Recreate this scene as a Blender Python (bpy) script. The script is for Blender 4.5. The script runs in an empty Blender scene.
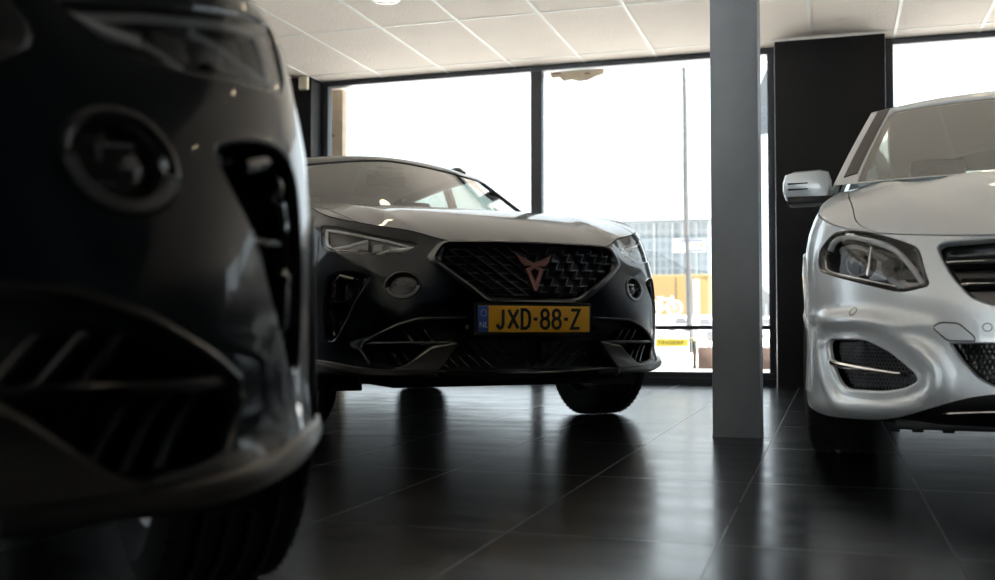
import bpy, bmesh, math, random
import numpy as np
from mathutils import Vector, Matrix
from mathutils.geometry import delaunay_2d_cdt
random.seed(4); rng = np.random.default_rng(4)
SC = bpy.context.scene; COL = SC.collection; R = math.radians
# ---------------------------------------------------------------- camera, sky, sun, exposure
PHI = R(17.4)                       # the shop front stands turned by this much to the camera
CP, SP = math.cos(PHI), math.sin(PHI)
def W(w, n, z=0.): return Vector((w*CP + n*SP, -w*SP + n*CP, z))      # along the shop front, away from the camera
cd = bpy.data.cameras.new('camera'); cam = bpy.data.objects.new('camera', cd); COL.objects.link(cam); SC.camera = cam
cd.sensor_width = 36; cd.lens = 36*1060/995; cd.clip_start = .02; cd.clip_end = 500
cam.location = (0, 0, .45); cam.rotation_euler = (R(90) + math.atan(38/1060), 0, 0)
cd.dof.use_dof = True; cd.dof.focus_distance = 4.45; cd.dof.aperture_fstop = 2.8; cd.dof.aperture_blades = 9
wd = bpy.data.worlds.new('sky'); SC.world = wd; wd.use_nodes = True
nt = wd.node_tree; bg = nt.nodes['Background']; bg.inputs[0].default_value = (.84, .93, 1, 1); bg.inputs[1].default_value = 2.2
sd = bpy.data.lights.new('sun', 'SUN'); sd.energy = 40.; sd.angle = R(3); sd.color = (1, .98, .95)
sun = bpy.data.objects.new('sun', sd); COL.objects.link(sun); sun.rotation_euler = Vector((-.5*CP + .03*SP, .5*SP + .03*CP, -.86)).to_track_quat('-Z', 'Y').to_euler()
SC.view_settings.view_transform = 'Standard'; SC.view_settings.look = 'None'; SC.view_settings.gamma = 1
SC.view_settings.use_curve_mapping = False; SC.view_settings.exposure = 0.
# ---------------------------------------------------------------- maths helpers
class NS:
    """natural cubic spline through rows of y over knots x"""
    def __init__(s, x, y):
        s.x = np.array(x, float); s.y = np.array(y, float); n = len(s.x)
        h = np.diff(s.x); A = np.eye(n); B = np.zeros((n, n))
        for i in range(1, n - 1):
            A[i, i-1] = h[i-1]; A[i, i] = 2 * (h[i-1] + h[i]); A[i, i+1] = h[i]
            B[i, i-1] = 6 / h[i-1]; B[i, i] = -6 / h[i-1] - 6 / h[i]; B[i, i+1] = 6 / h[i]
        s.K = np.linalg.solve(A, B); s.m = np.tensordot(s.K, s.y, 1)
    def w(s, q):
        q = np.clip(np.asarray(q, float), s.x[0], s.x[-1])
        i = np.clip(np.searchsorted(s.x, q) - 1, 0, len(s.x) - 2)
        h = s.x[i+1] - s.x[i]; a = (s.x[i+1] - q) / h; b = 1 - a
        return i, h, a, b
    def __call__(s, q):
        i, h, a, b = s.w(q)
        if s.y.ndim > 1:
            a = a[..., None]; b = b[..., None]; h = h[..., None]
        return a*s.y[i] + b*s.y[i+1] + ((a**3 - a)*s.m[i] + (b**3 - b)*s.m[i+1]) * h*h / 6

def inside(P, poly):
    x, y = P[:, 0], P[:, 1]; r = np.zeros(len(P), bool); n = len(poly)
    for i in range(n):
        x1, y1 = poly[i]; x2, y2 = poly[(i+1) % n]
        if y1 == y2: continue
        c = (y1 > y) != (y2 > y)
        r ^= c & (x < (x2 - x1) * (y - y1) / (y2 - y1) + x1)
    return r

def edgedist(P, poly):
    d = np.full(len(P), 1e9); n = len(poly)
    for i in range(n):
        a = np.array(poly[i]); b = np.array(poly[(i+1) % n]); ab = b - a; l = max(ab @ ab, 1e-12)
        t = np.clip(((P - a) @ ab) / l, 0, 1)
        d = np.minimum(d, np.hypot(*(P - a - t[:, None]*ab).T))
    return d

def sdist(P, poly):
    """signed distance, positive inside"""
    return np.where(inside(P, poly), 1, -1) * edgedist(P, poly)

def sstep(x, a, b):
    t = np.clip((x - a) / (b - a), 0, 1); return t*t*(3 - 2*t)

def chaikin(poly, n=2, closed=True, keep=()):
    P = [np.array(p, float) for p in poly]
    for _ in range(n):
        Q = []; m = len(P)
        for i in range(m if closed else m - 1):
            a, b = P[i], P[(i+1) % m]
            Q += [a*.75 + b*.25, a*.25 + b*.75]
        if not closed: Q = [P[0]] + Q + [P[-1]]
        P = Q
    return np.array(P)

def rnd(poly, r=.01, k=4):
    """round every corner of a closed polygon with radius-like cut r"""
    P = np.array(poly, float); n = len(P); out = []
    for i in range(n):
        p = P[i]; a = P[i-1] - p; b = P[(i+1) % n] - p
        la, lb = np.linalg.norm(a), np.linalg.norm(b); c = min(r, la*.45, lb*.45)
        A = p + a/la*c; B = p + b/lb*c
        for t in np.linspace(0, 1, k): out.append((1-t)**2*A + 2*t*(1-t)*p + t*t*B)
    return np.array(out)

def dens(poly, step, closed=True):
    P = np.array(poly, float); n = len(P); out = []
    for i in range(n if closed else n - 1):
        a, b = P[i], P[(i+1) % n]; k = max(1, int(math.ceil(np.linalg.norm(b - a) / step)))
        for j in range(k): out.append(a + (b - a) * j / k)
    if not closed: out.append(P[-1])
    return np.array(out)

def shrink(poly, d):
    """offset a closed 2D polygon inwards by d (mitre capped)"""
    P = np.array(poly, float); n = len(P)
    ar = .5*np.sum(P[:, 0]*np.roll(P[:, 1], -1) - np.roll(P[:, 0], -1)*P[:, 1]); sg = 1 if ar > 0 else -1
    e = np.roll(P, -1, 0) - P; e /= np.maximum(np.linalg.norm(e, axis=1, keepdims=True), 1e-9)
    nr = np.stack([-e[:, 1], e[:, 0]], 1)*sg; m = nr + np.roll(nr, 1, 0)
    l = np.maximum((m*m).sum(1, keepdims=True), .7)
    return P + d*2*m/l

def mir(poly): return np.array([(-a, b) for a, b in poly])[::-1]

def ell(c, rx, ry, n=40, rot=0.):
    t = np.linspace(0, 2*math.pi, n, endpoint=False)
    x, y = rx*np.cos(t), ry*np.sin(t)
    return np.stack([c[0] + x*math.cos(rot) - y*math.sin(rot), c[1] + x*math.sin(rot) + y*math.cos(rot)], 1)

class Shell:
    """car flank swept round the plan outline: (u along the outline from the nose, z) -> 3D"""
    def __init__(s, plan, zs, prof, bumps=()):
        P = np.array(plan, float); Q = np.vstack([P[3:0:-1]*(-1, 1), P, P[-2:-5:-1]*(-1, 1)])
        d = np.concatenate([[0], np.cumsum(np.linalg.norm(np.diff(Q, axis=0), axis=1))]); d -= d[3]
        s.us = d[3:3+len(P)]; s.pl = NS(d, Q); s.umax = s.us[-1]
        ks = sorted(prof); s.zs = NS(zs, np.array([prof[k] for k in ks]).T); s.st = NS([s.us[k] for k in ks], np.zeros(len(ks)))
        s.bumps = list(bumps)
    def off(s, u, z):
        Z = s.zs(z); Z2 = Z @ s.st.K.T
        i, h, a, b = s.st.w(u); r = np.arange(len(u))
        o = a*Z[r, i] + b*Z[r, i+1] + ((a**3-a)*Z2[r, i] + (b**3-b)*Z2[r, i+1])*h*h/6
        return o
    def __call__(s, P, off=0.):
        P = np.atleast_2d(P); su = np.sign(P[:, 0]); su[su == 0] = 1; u = np.abs(P[:, 0]); z = P[:, 1]
        p = s.pl(u); e = 1e-3; t = s.pl(u+e) - s.pl(u-e); t /= np.linalg.norm(t, axis=1, keepdims=True)
        o = s.off(u, z)
        for b in s.bumps: o = o + b(np.stack([u, z], 1))
        x = p[:, 0] + t[:, 1]*o; y = p[:, 1] - t[:, 0]*o
        R = np.stack([su*x, y, z], 1)
        if np.any(np.asarray(off) != 0): R = R + s.normal(P)*np.reshape(np.broadcast_to(off, len(P)), (-1, 1))
        return R
    def normal(s, P):
        e = 2e-3; P = np.atleast_2d(P)
        a = s(P + (e, 0)) - s(P - (e, 0)); b = s(P + (0, e)) - s(P - (0, e))
        n = np.cross(a, b); return n / np.maximum(np.linalg.norm(n, axis=1, keepdims=True), 1e-12)
    def U(s, x, z):
        """u of a front-view lateral position"""
        lo, hi = 0., s.us[len(s.us)//3]
        for _ in range(40):
            m = (lo+hi)/2
            if s(np.array([[m, z]]))[0, 0] < abs(x): lo = m
            else: hi = m
        return math.copysign(lo, x)
    def F(s, pts):
        return np.array([(s.U(x, z), z) for x, z in pts])

class Top:
    """height field z = f(x, y)"""
    def __init__(s, f): s.f = f
    def __call__(s, P, off=0.):
        P = np.atleast_2d(P); R = np.stack([P[:, 0], P[:, 1], s.f(P[:, 0], P[:, 1])], 1)
        if np.any(np.asarray(off) != 0): R = R + s.normal(P)*np.reshape(np.broadcast_to(off, len(P)), (-1, 1))
        return R
    def normal(s, P):
        e = 2e-3; P = np.atleast_2d(P)
        gx = (s.f(P[:, 0]+e, P[:, 1]) - s.f(P[:, 0]-e, P[:, 1]))/(2*e)
        gy = (s.f(P[:, 0], P[:, 1]+e) - s.f(P[:, 0], P[:, 1]-e))/(2*e)
        n = np.stack([-gx, -gy, np.ones(len(P))], 1); return n/np.linalg.norm(n, axis=1, keepdims=True)

class Side:
    """lateral field x = f(y, z) on the side sg"""
    def __init__(s, f, sg): s.f = f; s.sg = sg
    def __call__(s, P, off=0.):
        P = np.atleast_2d(P); R = np.stack([s.sg*s.f(P[:, 0], P[:, 1]), P[:, 0], P[:, 1]], 1)
        if np.any(np.asarray(off) != 0): R = R + s.normal(P)*np.reshape(np.broadcast_to(off, len(P)), (-1, 1))
        return R
    def normal(s, P):
        e = 2e-3; P = np.atleast_2d(P)
        gy = (s.f(P[:, 0]+e, P[:, 1]) - s.f(P[:, 0]-e, P[:, 1]))/(2*e)
        gz = (s.f(P[:, 0], P[:, 1]+e) - s.f(P[:, 0], P[:, 1]-e))/(2*e)
        n = np.stack([s.sg*np.ones(len(P)), -gy, -gz], 1); return n/np.linalg.norm(n, axis=1, keepdims=True)
# ---------------------------------------------------------------- mesh and object helpers
def mat(name, col, rough=.5, metal=0., coat=0., coat_rough=.03, spec=.5, noise=0., nscale=8., bump=0., bscale=60., emis=None, estr=0.):
    m = bpy.data.materials.new(name); m.use_nodes = True; t = m.node_tree; b = t.nodes['Principled BSDF']
    b.inputs['Base Color'].default_value = (*col, 1); b.inputs['Roughness'].default_value = rough; b.inputs['Metallic'].default_value = metal
    b.inputs['Coat Weight'].default_value = coat; b.inputs['Coat Roughness'].default_value = coat_rough; b.inputs['Specular IOR Level'].default_value = spec
    tc = t.nodes.new('ShaderNodeTexCoord')
    if noise:
        n = t.nodes.new('ShaderNodeTexNoise'); n.inputs['Scale'].default_value = nscale; n.inputs['Detail'].default_value = 5
        t.links.new(tc.outputs['Object'], n.inputs['Vector'])
        r = t.nodes.new('ShaderNodeMapRange'); r.inputs['To Min'].default_value = 1-noise; r.inputs['To Max'].default_value = 1+noise
        t.links.new(n.outputs['Fac'], r.inputs['Value'])
        x = t.nodes.new('ShaderNodeMix'); x.data_type = 'RGBA'; x.blend_type = 'MULTIPLY'; x.inputs['Factor'].default_value = 1
        x.inputs['A'].default_value = (*col, 1); t.links.new(r.outputs['Result'], x.inputs['B']); t.links.new(x.outputs['Result'], b.inputs['Base Color'])
    if bump:
        n2 = t.nodes.new('ShaderNodeTexNoise'); n2.inputs['Scale'].default_value = bscale; n2.inputs['Detail'].default_value = 3
        t.links.new(tc.outputs['Object'], n2.inputs['Vector'])
        bp = t.nodes.new('ShaderNodeBump'); bp.inputs['Strength'].default_value = bump; bp.inputs['Distance'].default_value = .01
        t.links.new(n2.outputs['Fac'], bp.inputs['Height']); t.links.new(bp.outputs['Normal'], b.inputs['Normal'])
    if emis:
        b.inputs['Emission Color'].default_value = (*emis, 1); b.inputs['Emission Strength'].default_value = estr
    return m

def glass(name, tint=(.9,.95,.93), refl=1.5, ior=1.5, rough=0.):
    m = bpy.data.materials.new(name); m.use_nodes = True; t = m.node_tree; t.nodes.remove(t.nodes['Principled BSDF'])
    tr = t.nodes.new('ShaderNodeBsdfTransparent'); tr.inputs[0].default_value = (*tint, 1)
    gl = t.nodes.new('ShaderNodeBsdfGlossy'); gl.inputs['Roughness'].default_value = rough; gl.inputs[0].default_value = (1, 1, 1, 1)
    ge = t.nodes.new('ShaderNodeNewGeometry'); dt = t.nodes.new('ShaderNodeVectorMath'); dt.operation = 'DOT_PRODUCT'
    t.links.new(ge.outputs['Incoming'], dt.inputs[0]); t.links.new(ge.outputs['Normal'], dt.inputs[1])
    def mth(op, a, b):
        q = t.nodes.new('ShaderNodeMath'); q.operation = op
        for i, v in enumerate((a, b)):
            if isinstance(v, (int, float)): q.inputs[i].default_value = v
            elif v is not None: t.links.new(v, q.inputs[i])
        return q.outputs[0]
    f0 = ((ior-1)/(ior+1))**2; c = mth('SUBTRACT', 1., mth('ABSOLUTE', dt.outputs['Value'], None)); sch = mth('ADD', mth('MULTIPLY', mth('POWER', c, 5.), 1-f0), f0)
    mu = t.nodes.new('ShaderNodeMath'); mu.operation = 'MULTIPLY'; mu.use_clamp = True; mu.inputs[1].default_value = refl; t.links.new(sch, mu.inputs[0])
    mx = t.nodes.new('ShaderNodeMixShader'); t.links.new(mu.outputs[0], mx.inputs[0])
    t.links.new(tr.outputs[0], mx.inputs[1]); t.links.new(gl.outputs[0], mx.inputs[2])
    t.links.new(mx.outputs[0], t.nodes['Material Output'].inputs[0]); return m

class MB:
    def __init__(s): s.v = []; s.f = []; s.n = []; s.c = 0
    def add(s, v, f, n=None):
        v = np.asarray(v, float).reshape(-1, 3); s.v.append(v); s.f += [tuple(int(i)+s.c for i in q) for q in f]
        s.n.append(np.full((len(v), 3), np.nan) if n is None else np.asarray(n, float)); s.c += len(v); return s
    def patch(s, surf, outer, holes=(), step=.02, off=0., edge=None):
        """triangulated piece of a surface inside a polygon of its parameters"""
        edge = edge or step; polys = [dens(outer, edge)] + [dens(h, edge) for h in holes]
        lo, hi = polys[0].min(0), polys[0].max(0)
        gx, gy = np.meshgrid(np.arange(lo[0]+step/2, hi[0], step), np.arange(lo[1]+step/2, hi[1], step)); gx[1::2] += step/2
        G = np.stack([gx.ravel(), gy.ravel()], 1)
        ok = inside(G, polys[0])
        for h in polys[1:]: ok &= ~inside(G, h)
        G = G[ok]
        for p in polys: G = G[edgedist(G, p) > edge*.45]
        pts = []; ed = []
        for p in polys:
            k = len(pts); pts += [tuple(q) for q in p]; ed += [(k+i, k+(i+1) % len(p)) for i in range(len(p))]
        pts += [tuple(q) for q in G]
        v, e, f, *_ = delaunay_2d_cdt([Vector(p) for p in pts], ed, [], 0, 1e-6)
        V = np.array([tuple(q) for q in v]); F = np.array(f)
        c = V[F].mean(1); ok = inside(c, polys[0])
        for h in polys[1:]: ok &= ~inside(c, h)
        F = F[ok]; X = surf(V, off); N = surf.normal(V)
        fn = np.cross(X[F[:, 1]] - X[F[:, 0]], X[F[:, 2]] - X[F[:, 0]])
        fl = (fn*N[F[:, 0]]).sum(1) < 0; F[fl] = F[fl][:, ::-1]
        return s.add(X, F, N)
    def strip(s, A, B, closed=True):
        A = np.asarray(A); B = np.asarray(B); n = len(A); m = n if closed else n-1
        return s.add(np.vstack([A, B]), [(i, (i+1) % n, n+(i+1) % n, n+i) for i in range(m)])
    def loop(s, surf, poly, levels, step=.015, closed=True, skip=None):
        """walls along an outline: levels = [(inset, height), ...]"""
        P = dens(poly, step, closed)
        Q = [surf(shrink(P, a) if closed else P, b) for a, b in levels]; n = len(P); m = n if closed else n-1
        f = []
        for k in range(len(Q)-1):
            f += [(k*n+i, k*n+(i+1) % n, (k+1)*n+(i+1) % n, (k+1)*n+i) for i in range(m)]
        return s.add(np.vstack(Q), f)
    def raised(s, surf, poly, lo, hi, bev=.003, step=.02):
        """solid piece lying on a surface from height lo to hi"""
        P = dens(poly, step); s.loop(surf, P, [(0, lo), (0, hi-bev), (bev, hi)], step=9); return s.patch(surf, shrink(P, bev), (), step, hi)
    def tube(s, pts, r, n=8, closed=False, cap=True):
        P = np.asarray(pts, float); k = len(P); rr = np.broadcast_to(r, k); T = np.gradient(P, axis=0)
        if closed: T = np.roll(P, -1, 0) - np.roll(P, 1, 0)
        T /= np.maximum(np.linalg.norm(T, axis=1, keepdims=True), 1e-9)
        ref = np.array([0, 0, 1.]) if abs(T[:, 2]).mean() < .8 else np.array([1., 0, 0])
        A = np.cross(T, ref); A /= np.maximum(np.linalg.norm(A, axis=1, keepdims=True), 1e-9); B = np.cross(A, T)
        t = np.linspace(0, 2*math.pi, n, endpoint=False)
        D = A[:, None]*np.cos(t)[None, :, None] + B[:, None]*np.sin(t)[None, :, None]
        V = P[:, None] + D*rr[:, None, None]; f = []
        for i in range(k if closed else k-1):
            j = (i+1) % k; f += [(i*n+a, i*n+(a+1) % n, j*n+(a+1) % n, j*n+a) for a in range(n)]
        if cap and not closed: f += [tuple(range(n)), tuple((k-1)*n+a for a in range(n-1, -1, -1))]
        return s.add(V.reshape(-1, 3), f)
    def box(s, c, d, rot=None, bev=0.):
        bm = bmesh.new(); bmesh.ops.create_cube(bm, size=1.); bmesh.ops.scale(bm, vec=d, verts=bm.verts)
        if bev: bmesh.ops.bevel(bm, geom=bm.edges[:], offset=bev, segments=2, affect='EDGES', profile=.6)
        if rot is not None: bmesh.ops.transform(bm, matrix=rot, verts=bm.verts)
        bm.verts.index_update(); v = [(q.co.x+c[0], q.co.y+c[1], q.co.z+c[2]) for q in bm.verts]; f = [[q.index for q in p.verts] for p in bm.faces]
        bm.free(); return s.add(v, f)
    def lathe(s, prof, c=(0,0,0), axis='x', n=48, a0=0., a1=2*math.pi, close=True):
        """profile of (radius, distance along the axis)"""
        full = abs(a1-a0-2*math.pi) < 1e-6; t = np.linspace(a0, a1, n, endpoint=not full); V = []
        for r, h in prof:
            x, y = r*np.cos(t), r*np.sin(t); hh = np.full(n, h)
            V.append(np.stack({'x': (hh, x, y), 'y': (x, hh, y), 'z': (x, y, hh)}[axis], 1) + np.array(c))
        k = len(prof); f = []
        for i in range(k-1):
            for j in range(n if full else n-1):
                f.append((i*n+j, i*n+(j+1) % n, (i+1)*n+(j+1) % n, (i+1)*n+j))
        return s.add(np.vstack(V), f)
    def poly(s, pts, d):
        """flat polygon pts (3D, planar) thickened by vector d"""
        P = np.asarray(pts, float); n = len(P); d = np.asarray(d, float)
        N = np.zeros(3)
        for i in range(n): N += np.cross(P[i], P[(i+1) % n])
        v, e, f, *_ = (None,)*3 + (None,)
        a = int(np.argmax(np.abs(N))); ax = [k for k in range(3) if k != a]
        v, e, F, *_ = delaunay_2d_cdt([Vector((q[ax[0]], q[ax[1]])) for q in P], [(i, (i+1) % n) for i in range(n)], [], 0, 1e-9)
        V2 = np.array([tuple(q) for q in v]); F = np.array(F); keep = inside(V2[F].mean(1), P[:, ax]); F = F[keep]
        s.add(np.vstack([P, P+d]), [tuple(q) for q in F] + [tuple(q[::-1]+n) for q in F] + [(i, (i+1) % n, n+(i+1) % n, n+i) for i in range(n)])
        return s
    def build(s, name, m, parent=None, angle=32, kind=None, fix=False):
        me = bpy.data.meshes.new(name); V = np.vstack(s.v); me.from_pydata(V.tolist(), [], s.f); me.update()
        if fix:
            bm = bmesh.new(); bm.from_mesh(me); bmesh.ops.recalc_face_normals(bm, faces=bm.faces); bm.to_mesh(me); bm.free()
        me.polygons.foreach_set('use_smooth', [True]*len(me.polygons)); me.set_sharp_from_angle(angle=R(angle))
        N = np.vstack(s.n); has = ~np.isnan(N[:, 0])
        if has.any():
            ln = np.zeros(len(me.loops)*3, 'f'); me.corner_normals.foreach_get('vector', ln); ln = ln.reshape(-1, 3)
            vi = np.zeros(len(me.loops), 'i'); me.loops.foreach_get('vertex_index', vi); k = has[vi]; ln[k] = N[vi][k]
            me.normals_split_custom_set(ln.tolist())
        if isinstance(m, (list, tuple)):
            for q in m: me.materials.append(q)
        else: me.materials.append(m)
        o = bpy.data.objects.new(name, me); COL.objects.link(o); o.parent = parent
        if kind: o['kind'] = kind
        return o

def tag(o, label, cat, group=None, kind=None):
    o['label'] = label; o['category'] = cat
    if group: o['group'] = group
    if kind: o['kind'] = kind
    return o
def thing(name, label, cat, loc=(0,0,0), rz=0., group=None):
    o = bpy.data.objects.new(name, None); COL.objects.link(o); o.location = loc; o.rotation_euler = (0, 0, rz); o.empty_display_size = .1
    return tag(o, label, cat, group)
def copy_tree(o, skip=(), parent=None):
    c = o.copy(); COL.objects.link(c); c.parent = parent
    for ch in o.children:
        if ch.name.split('.')[0] not in skip: copy_tree(ch, skip, c)
    return c
def text_mesh(body, size, depth=.001, align='CENTER'):
    cu = bpy.data.curves.new('lettering', 'FONT'); cu.body = body; cu.size = size; cu.extrude = depth; cu.align_x = align; cu.align_y = 'CENTER'
    o = bpy.data.objects.new('lettering', cu); me = bpy.data.meshes.new_from_object(o); bpy.data.objects.remove(o)
    V = [tuple(v.co) for v in me.vertices]; F = [tuple(p.vertices) for p in me.polygons]; bpy.data.meshes.remove(me); return np.array(V), F
# ---------------------------------------------------------------- the showroom
M = {}
def tiles(name, base, seam, sw, w0, dw, n0, dn, rough, noise, metal=0, streak=True, spec=.5):
    m = bpy.data.materials.new(name); m.use_nodes = True; t = m.node_tree; b = t.nodes['Principled BSDF']; L = t.links.new
    b.inputs['Specular IOR Level'].default_value = spec; tc = t.nodes.new('ShaderNodeTexCoord'); sx = t.nodes.new('ShaderNodeSeparateXYZ'); L(tc.outputs['Object'], sx.inputs[0])
    def mth(op, a, b_=None):
        q = t.nodes.new('ShaderNodeMath'); q.operation = op
        for i, v in enumerate((a, b_)):
            if v is None: continue
            if isinstance(v, (int, float)): q.inputs[i].default_value = v
            else: L(v, q.inputs[i])
        return q.outputs[0]
    def seamline(o, o0, d):
        a = mth('DIVIDE', mth('SUBTRACT', o, o0), d); f = mth('ABSOLUTE', mth('SUBTRACT', a, mth('ROUND', a)))
        return mth('LESS_THAN', mth('MULTIPLY', f, d), sw), mth('FLOOR', a)
    la, ia = seamline(sx.outputs[0], w0, dw); lb, ib = seamline(sx.outputs[1], n0, dn); line = mth('MAXIMUM', la, lb)
    mp = t.nodes.new('ShaderNodeMapping'); mp.inputs['Scale'].default_value = (1.1, 3.2, 1) if streak else (1, 1, 1); L(tc.outputs['Object'], mp.inputs[0])
    nz = t.nodes.new('ShaderNodeTexNoise'); nz.inputs['Scale'].default_value = 2.2; nz.inputs['Detail'].default_value = 9; nz.inputs['Roughness'].default_value = .62; L(mp.outputs[0], nz.inputs['Vector'])
    wn = t.nodes.new('ShaderNodeTexWhiteNoise'); wn.noise_dimensions = '2D'; cv = t.nodes.new('ShaderNodeCombineXYZ'); L(ia, cv.inputs[0]); L(ib, cv.inputs[1]); L(cv.outputs[0], wn.inputs['Vector'])
    k = mth('ADD', mth('MULTIPLY', mth('SUBTRACT', nz.outputs['Fac'], .5), noise*2), mth('ADD', mth('MULTIPLY', wn.outputs['Value'], noise*.3), 1.))
    cm = t.nodes.new('ShaderNodeMix'); cm.data_type = 'RGBA'; cm.blend_type = 'MULTIPLY'; cm.inputs['Factor'].default_value = 1; cm.inputs['A'].default_value = (*base, 1); L(k, cm.inputs['B'])
    cx_ = t.nodes.new('ShaderNodeMix'); cx_.data_type = 'RGBA'; L(line, cx_.inputs['Factor']); L(cm.outputs['Result'], cx_.inputs['A']); cx_.inputs['B'].default_value = (*seam, 1)
    L(cx_.outputs['Result'], b.inputs['Base Color'])
    r = mth('ADD', mth('MULTIPLY', mth('SUBTRACT', nz.outputs['Fac'], .5), .22), rough); r = mth('ADD', r, mth('MULTIPLY', line, .08)); L(r, b.inputs['Roughness'])
    bp = t.nodes.new('ShaderNodeBump'); bp.inputs['Strength'].default_value = .05; bp.inputs['Distance'].default_value = .004; L(mth('SUBTRACT', nz.outputs['Fac'], mth('MULTIPLY', line, .5)), bp.inputs['Height']); L(bp.outputs[0], b.inputs['Normal'])
    return m
M['floor'] = tiles('slate floor tiles', (.0042,.0046,.0054), (.07,.07,.07), .0022, .232, .4585, 2.255, .925, .22, .5, spec=.5)
M['ceil'] = mat('mineral ceiling tiles', (.89,.785,.69), .9, noise=.05, nscale=3, bump=.5, bscale=55)
M['tbar'] = mat('white ceiling rail', (.90,.86,.80), .5)
M['wall'] = mat('charcoal wall paint', (.035,.035,.037), .7, noise=.1)
M['pil'] = mat('black pilaster board', (.007,.007,.008), .5, spec=.2, noise=.15, nscale=2)
M['frame'] = mat('dark grey window aluminium', (.028,.034,.044), .38, noise=.1)
M['col'] = mat('grey painted steel', (.29,.315,.35), .42, noise=.18, nscale=5, bump=.08, bscale=20)
M['pane'] = glass('clear shop window glass', (.97,.985,.98), 1.0)
M['base'] = mat('black floor trim', (.015,.015,.016), .4)
def rbuild(mb, name, m, kind='structure', parent=None, **k):
    o = mb.build(name, m, parent, kind=kind, **k)
    if parent is None: o.rotation_euler = (0, 0, -PHI)
    return o
def wbox(mb, w0, w1, n0, n1, z0, z1, bev=0): return mb.box(((w0+w1)/2, (n0+n1)/2, (z0+z1)/2), (w1-w0, n1-n0, z1-z0), bev=bev)
H = 2.65; NW = 8.56
rbuild(wbox(MB(), -5, 9, -8, 8.60, -.1, 0), 'floor', M['floor'])
rbuild(wbox(MB(), -5.3, 9, 3.48, 8.95, H, H+.1), 'ceiling', M['ceil']); M['ceil2'] = mat('ceiling darkened for reflections', (.05,.05,.052), .9, noise=.05)
rbuild(wbox(MB(), -.417, 9, -8.1, 3.48, H-.006, H+.1), 'ceiling', M['ceil2']); rbuild(wbox(MB(), -5.3, -.417, -8.1, 3.48, H, H+.1), 'ceiling', M['ceil'])  # unseen right part made dark so the dark cars reflect black
g = MB()
for k in range(-6, 19):
    w = -2.517 + .6*k
    if -4.95 < w < 9: wbox(g, w-.011, w+.011, 3.48 if w > -.4 else -8, 8.56, H-.005, H+.001)
for k in range(-3, 1):
    n = 8.28 + 1.2*k; wbox(g, -4.95, 9, n-.010, n+.010, H-.004, H+.001)
for k in range(-13, -4): n = 8.28 + 1.2*k; wbox(g, -4.95, -.417, n-.010, n+.010, H-.004, H+.001)
rbuild(g, 'trim_1', M['tbar'])
rbuild(wbox(MB(), -5.05, -4.95, 5.5, 8.6, 0, H), 'wall_left', M['wall']); rbuild(wbox(MB(), -5.05, -4.95, -8, -7.5, 0, H), 'wall_left', M['wall'])
M['pale'] = mat('dark grey wall paint', (.06,.06,.062), .8, noise=.04)
rbuild(wbox(MB(), 9, 9.1, -8, 8.6, 0, H), 'wall_right', M['pale'])
rbuild(wbox(MB(), .5, 9.1, -8.1, -8, 0, H), 'wall_back', M['pale'])
f = MB()
for z0, z1 in ((0, .1), (H-.05, H)): wbox(f, -5.05, .5, -8.08, -8., z0, z1)
BB = [-5.01, -3.17, -1.33, .46]
for q in BB: wbox(f, q-.04, q+.04, -8.079, -8.001, .1, H-.05)
o = rbuild(f, 'added_window_back', M['frame'])  # out-of-view back glazing, added as fill for surfaces facing the camera
for a_, b_ in zip(BB[:-1], BB[1:]): wbox(MB(), a_+.04, b_-.04, -8.05, -8.04, .1, H-.05).build('pane', M['pane'], o, kind='structure')
rbuild(wbox(MB(), -4.95, -4.31, 8.30, 8.60, 0, H), 'wall_front', M['pil'])
pl = MB(); wbox(pl, -.382, .412, 8.30, 8.60, .0, H-.012, .004); rbuild(pl, 'wall_front', M['pil'])
pl = MB(); wbox(pl, -.40, .43, 8.29, 8.30, H-.014, H-.002); rbuild(pl, 'trim_2', M['tbar'])
cl = MB(); wbox(cl, -.468, -.274, 4.47, 4.664, .0, H, .006); wbox(cl, -.470, -.272, 4.468, 4.666, 0, .008, .001)
for z in (1.35, 1.9, 1.12):
    cl.lathe([(.0, 4.463), (.006, 4.463), (.007, 4.472)], (-.45, 0, z), 'y', 10); cl.lathe([(.0, 4.463), (.006, 4.463), (.007, 4.472)], (-.292, 0, z+.01), 'y', 10)
rbuild(cl, 'column', M['col'])
def window(name, w0, w1, mull=()):
    f = MB(); a, b = 8.515, 8.60
    wbox(f, w0, w1, a, b, H-.046, H, .003); wbox(f, w0, w1, a, b, .0, .10, .003); wbox(f, w0, w1, a-.03, a+.02, 0, .055, .003)
    wbox(f, w0, w0+.055, a+.001, b-.001, .1, H-.046, .003); wbox(f, w1-.055, w1, a+.001, b-.001, .1, H-.046, .003)
    wbox(f, w0+.055, w1-.055, a+.004, b-.004, .436, .470, .003)
    for m_ in mull:
        wbox(f, m_-.047, m_+.047, a+.002, b-.002, .1, H-.046, .004)
    o = rbuild(f, name, M['frame'])
    e = [w0+.055] + [q for m_ in mull for q in (m_-.047, m_+.047)] + [w1-.055]
    for i in range(0, len(e), 2):
        for z0, z1 in ((.1, .436), (.47, H-.046)):
            p = wbox(MB(), e[i], e[i+1], 8.555, 8.563, z0, z1).build('pane', M['pane'], o, kind='structure')
    return o
window('window_1', -4.31, -.395, (-2.33,))
window('window_2', .425, 4.34, (2.38,))
window('window_3', 4.34, 5.6)
f = MB()
for z0, z1 in ((0, .1), (H-.05, H)): wbox(f, -5.03, -4.95, -7.5, 5.5, z0, z1)
NN = [-7.46, -5.3, -3.14, -.98, 1.18, 3.34, 5.46]
for n in NN: wbox(f, -5.029, -4.951, n-.04, n+.04, .1, H-.05)
o = rbuild(f, 'added_window_left', M['frame'])  # unseen side glazing added to throw light on silver car and column
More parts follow.
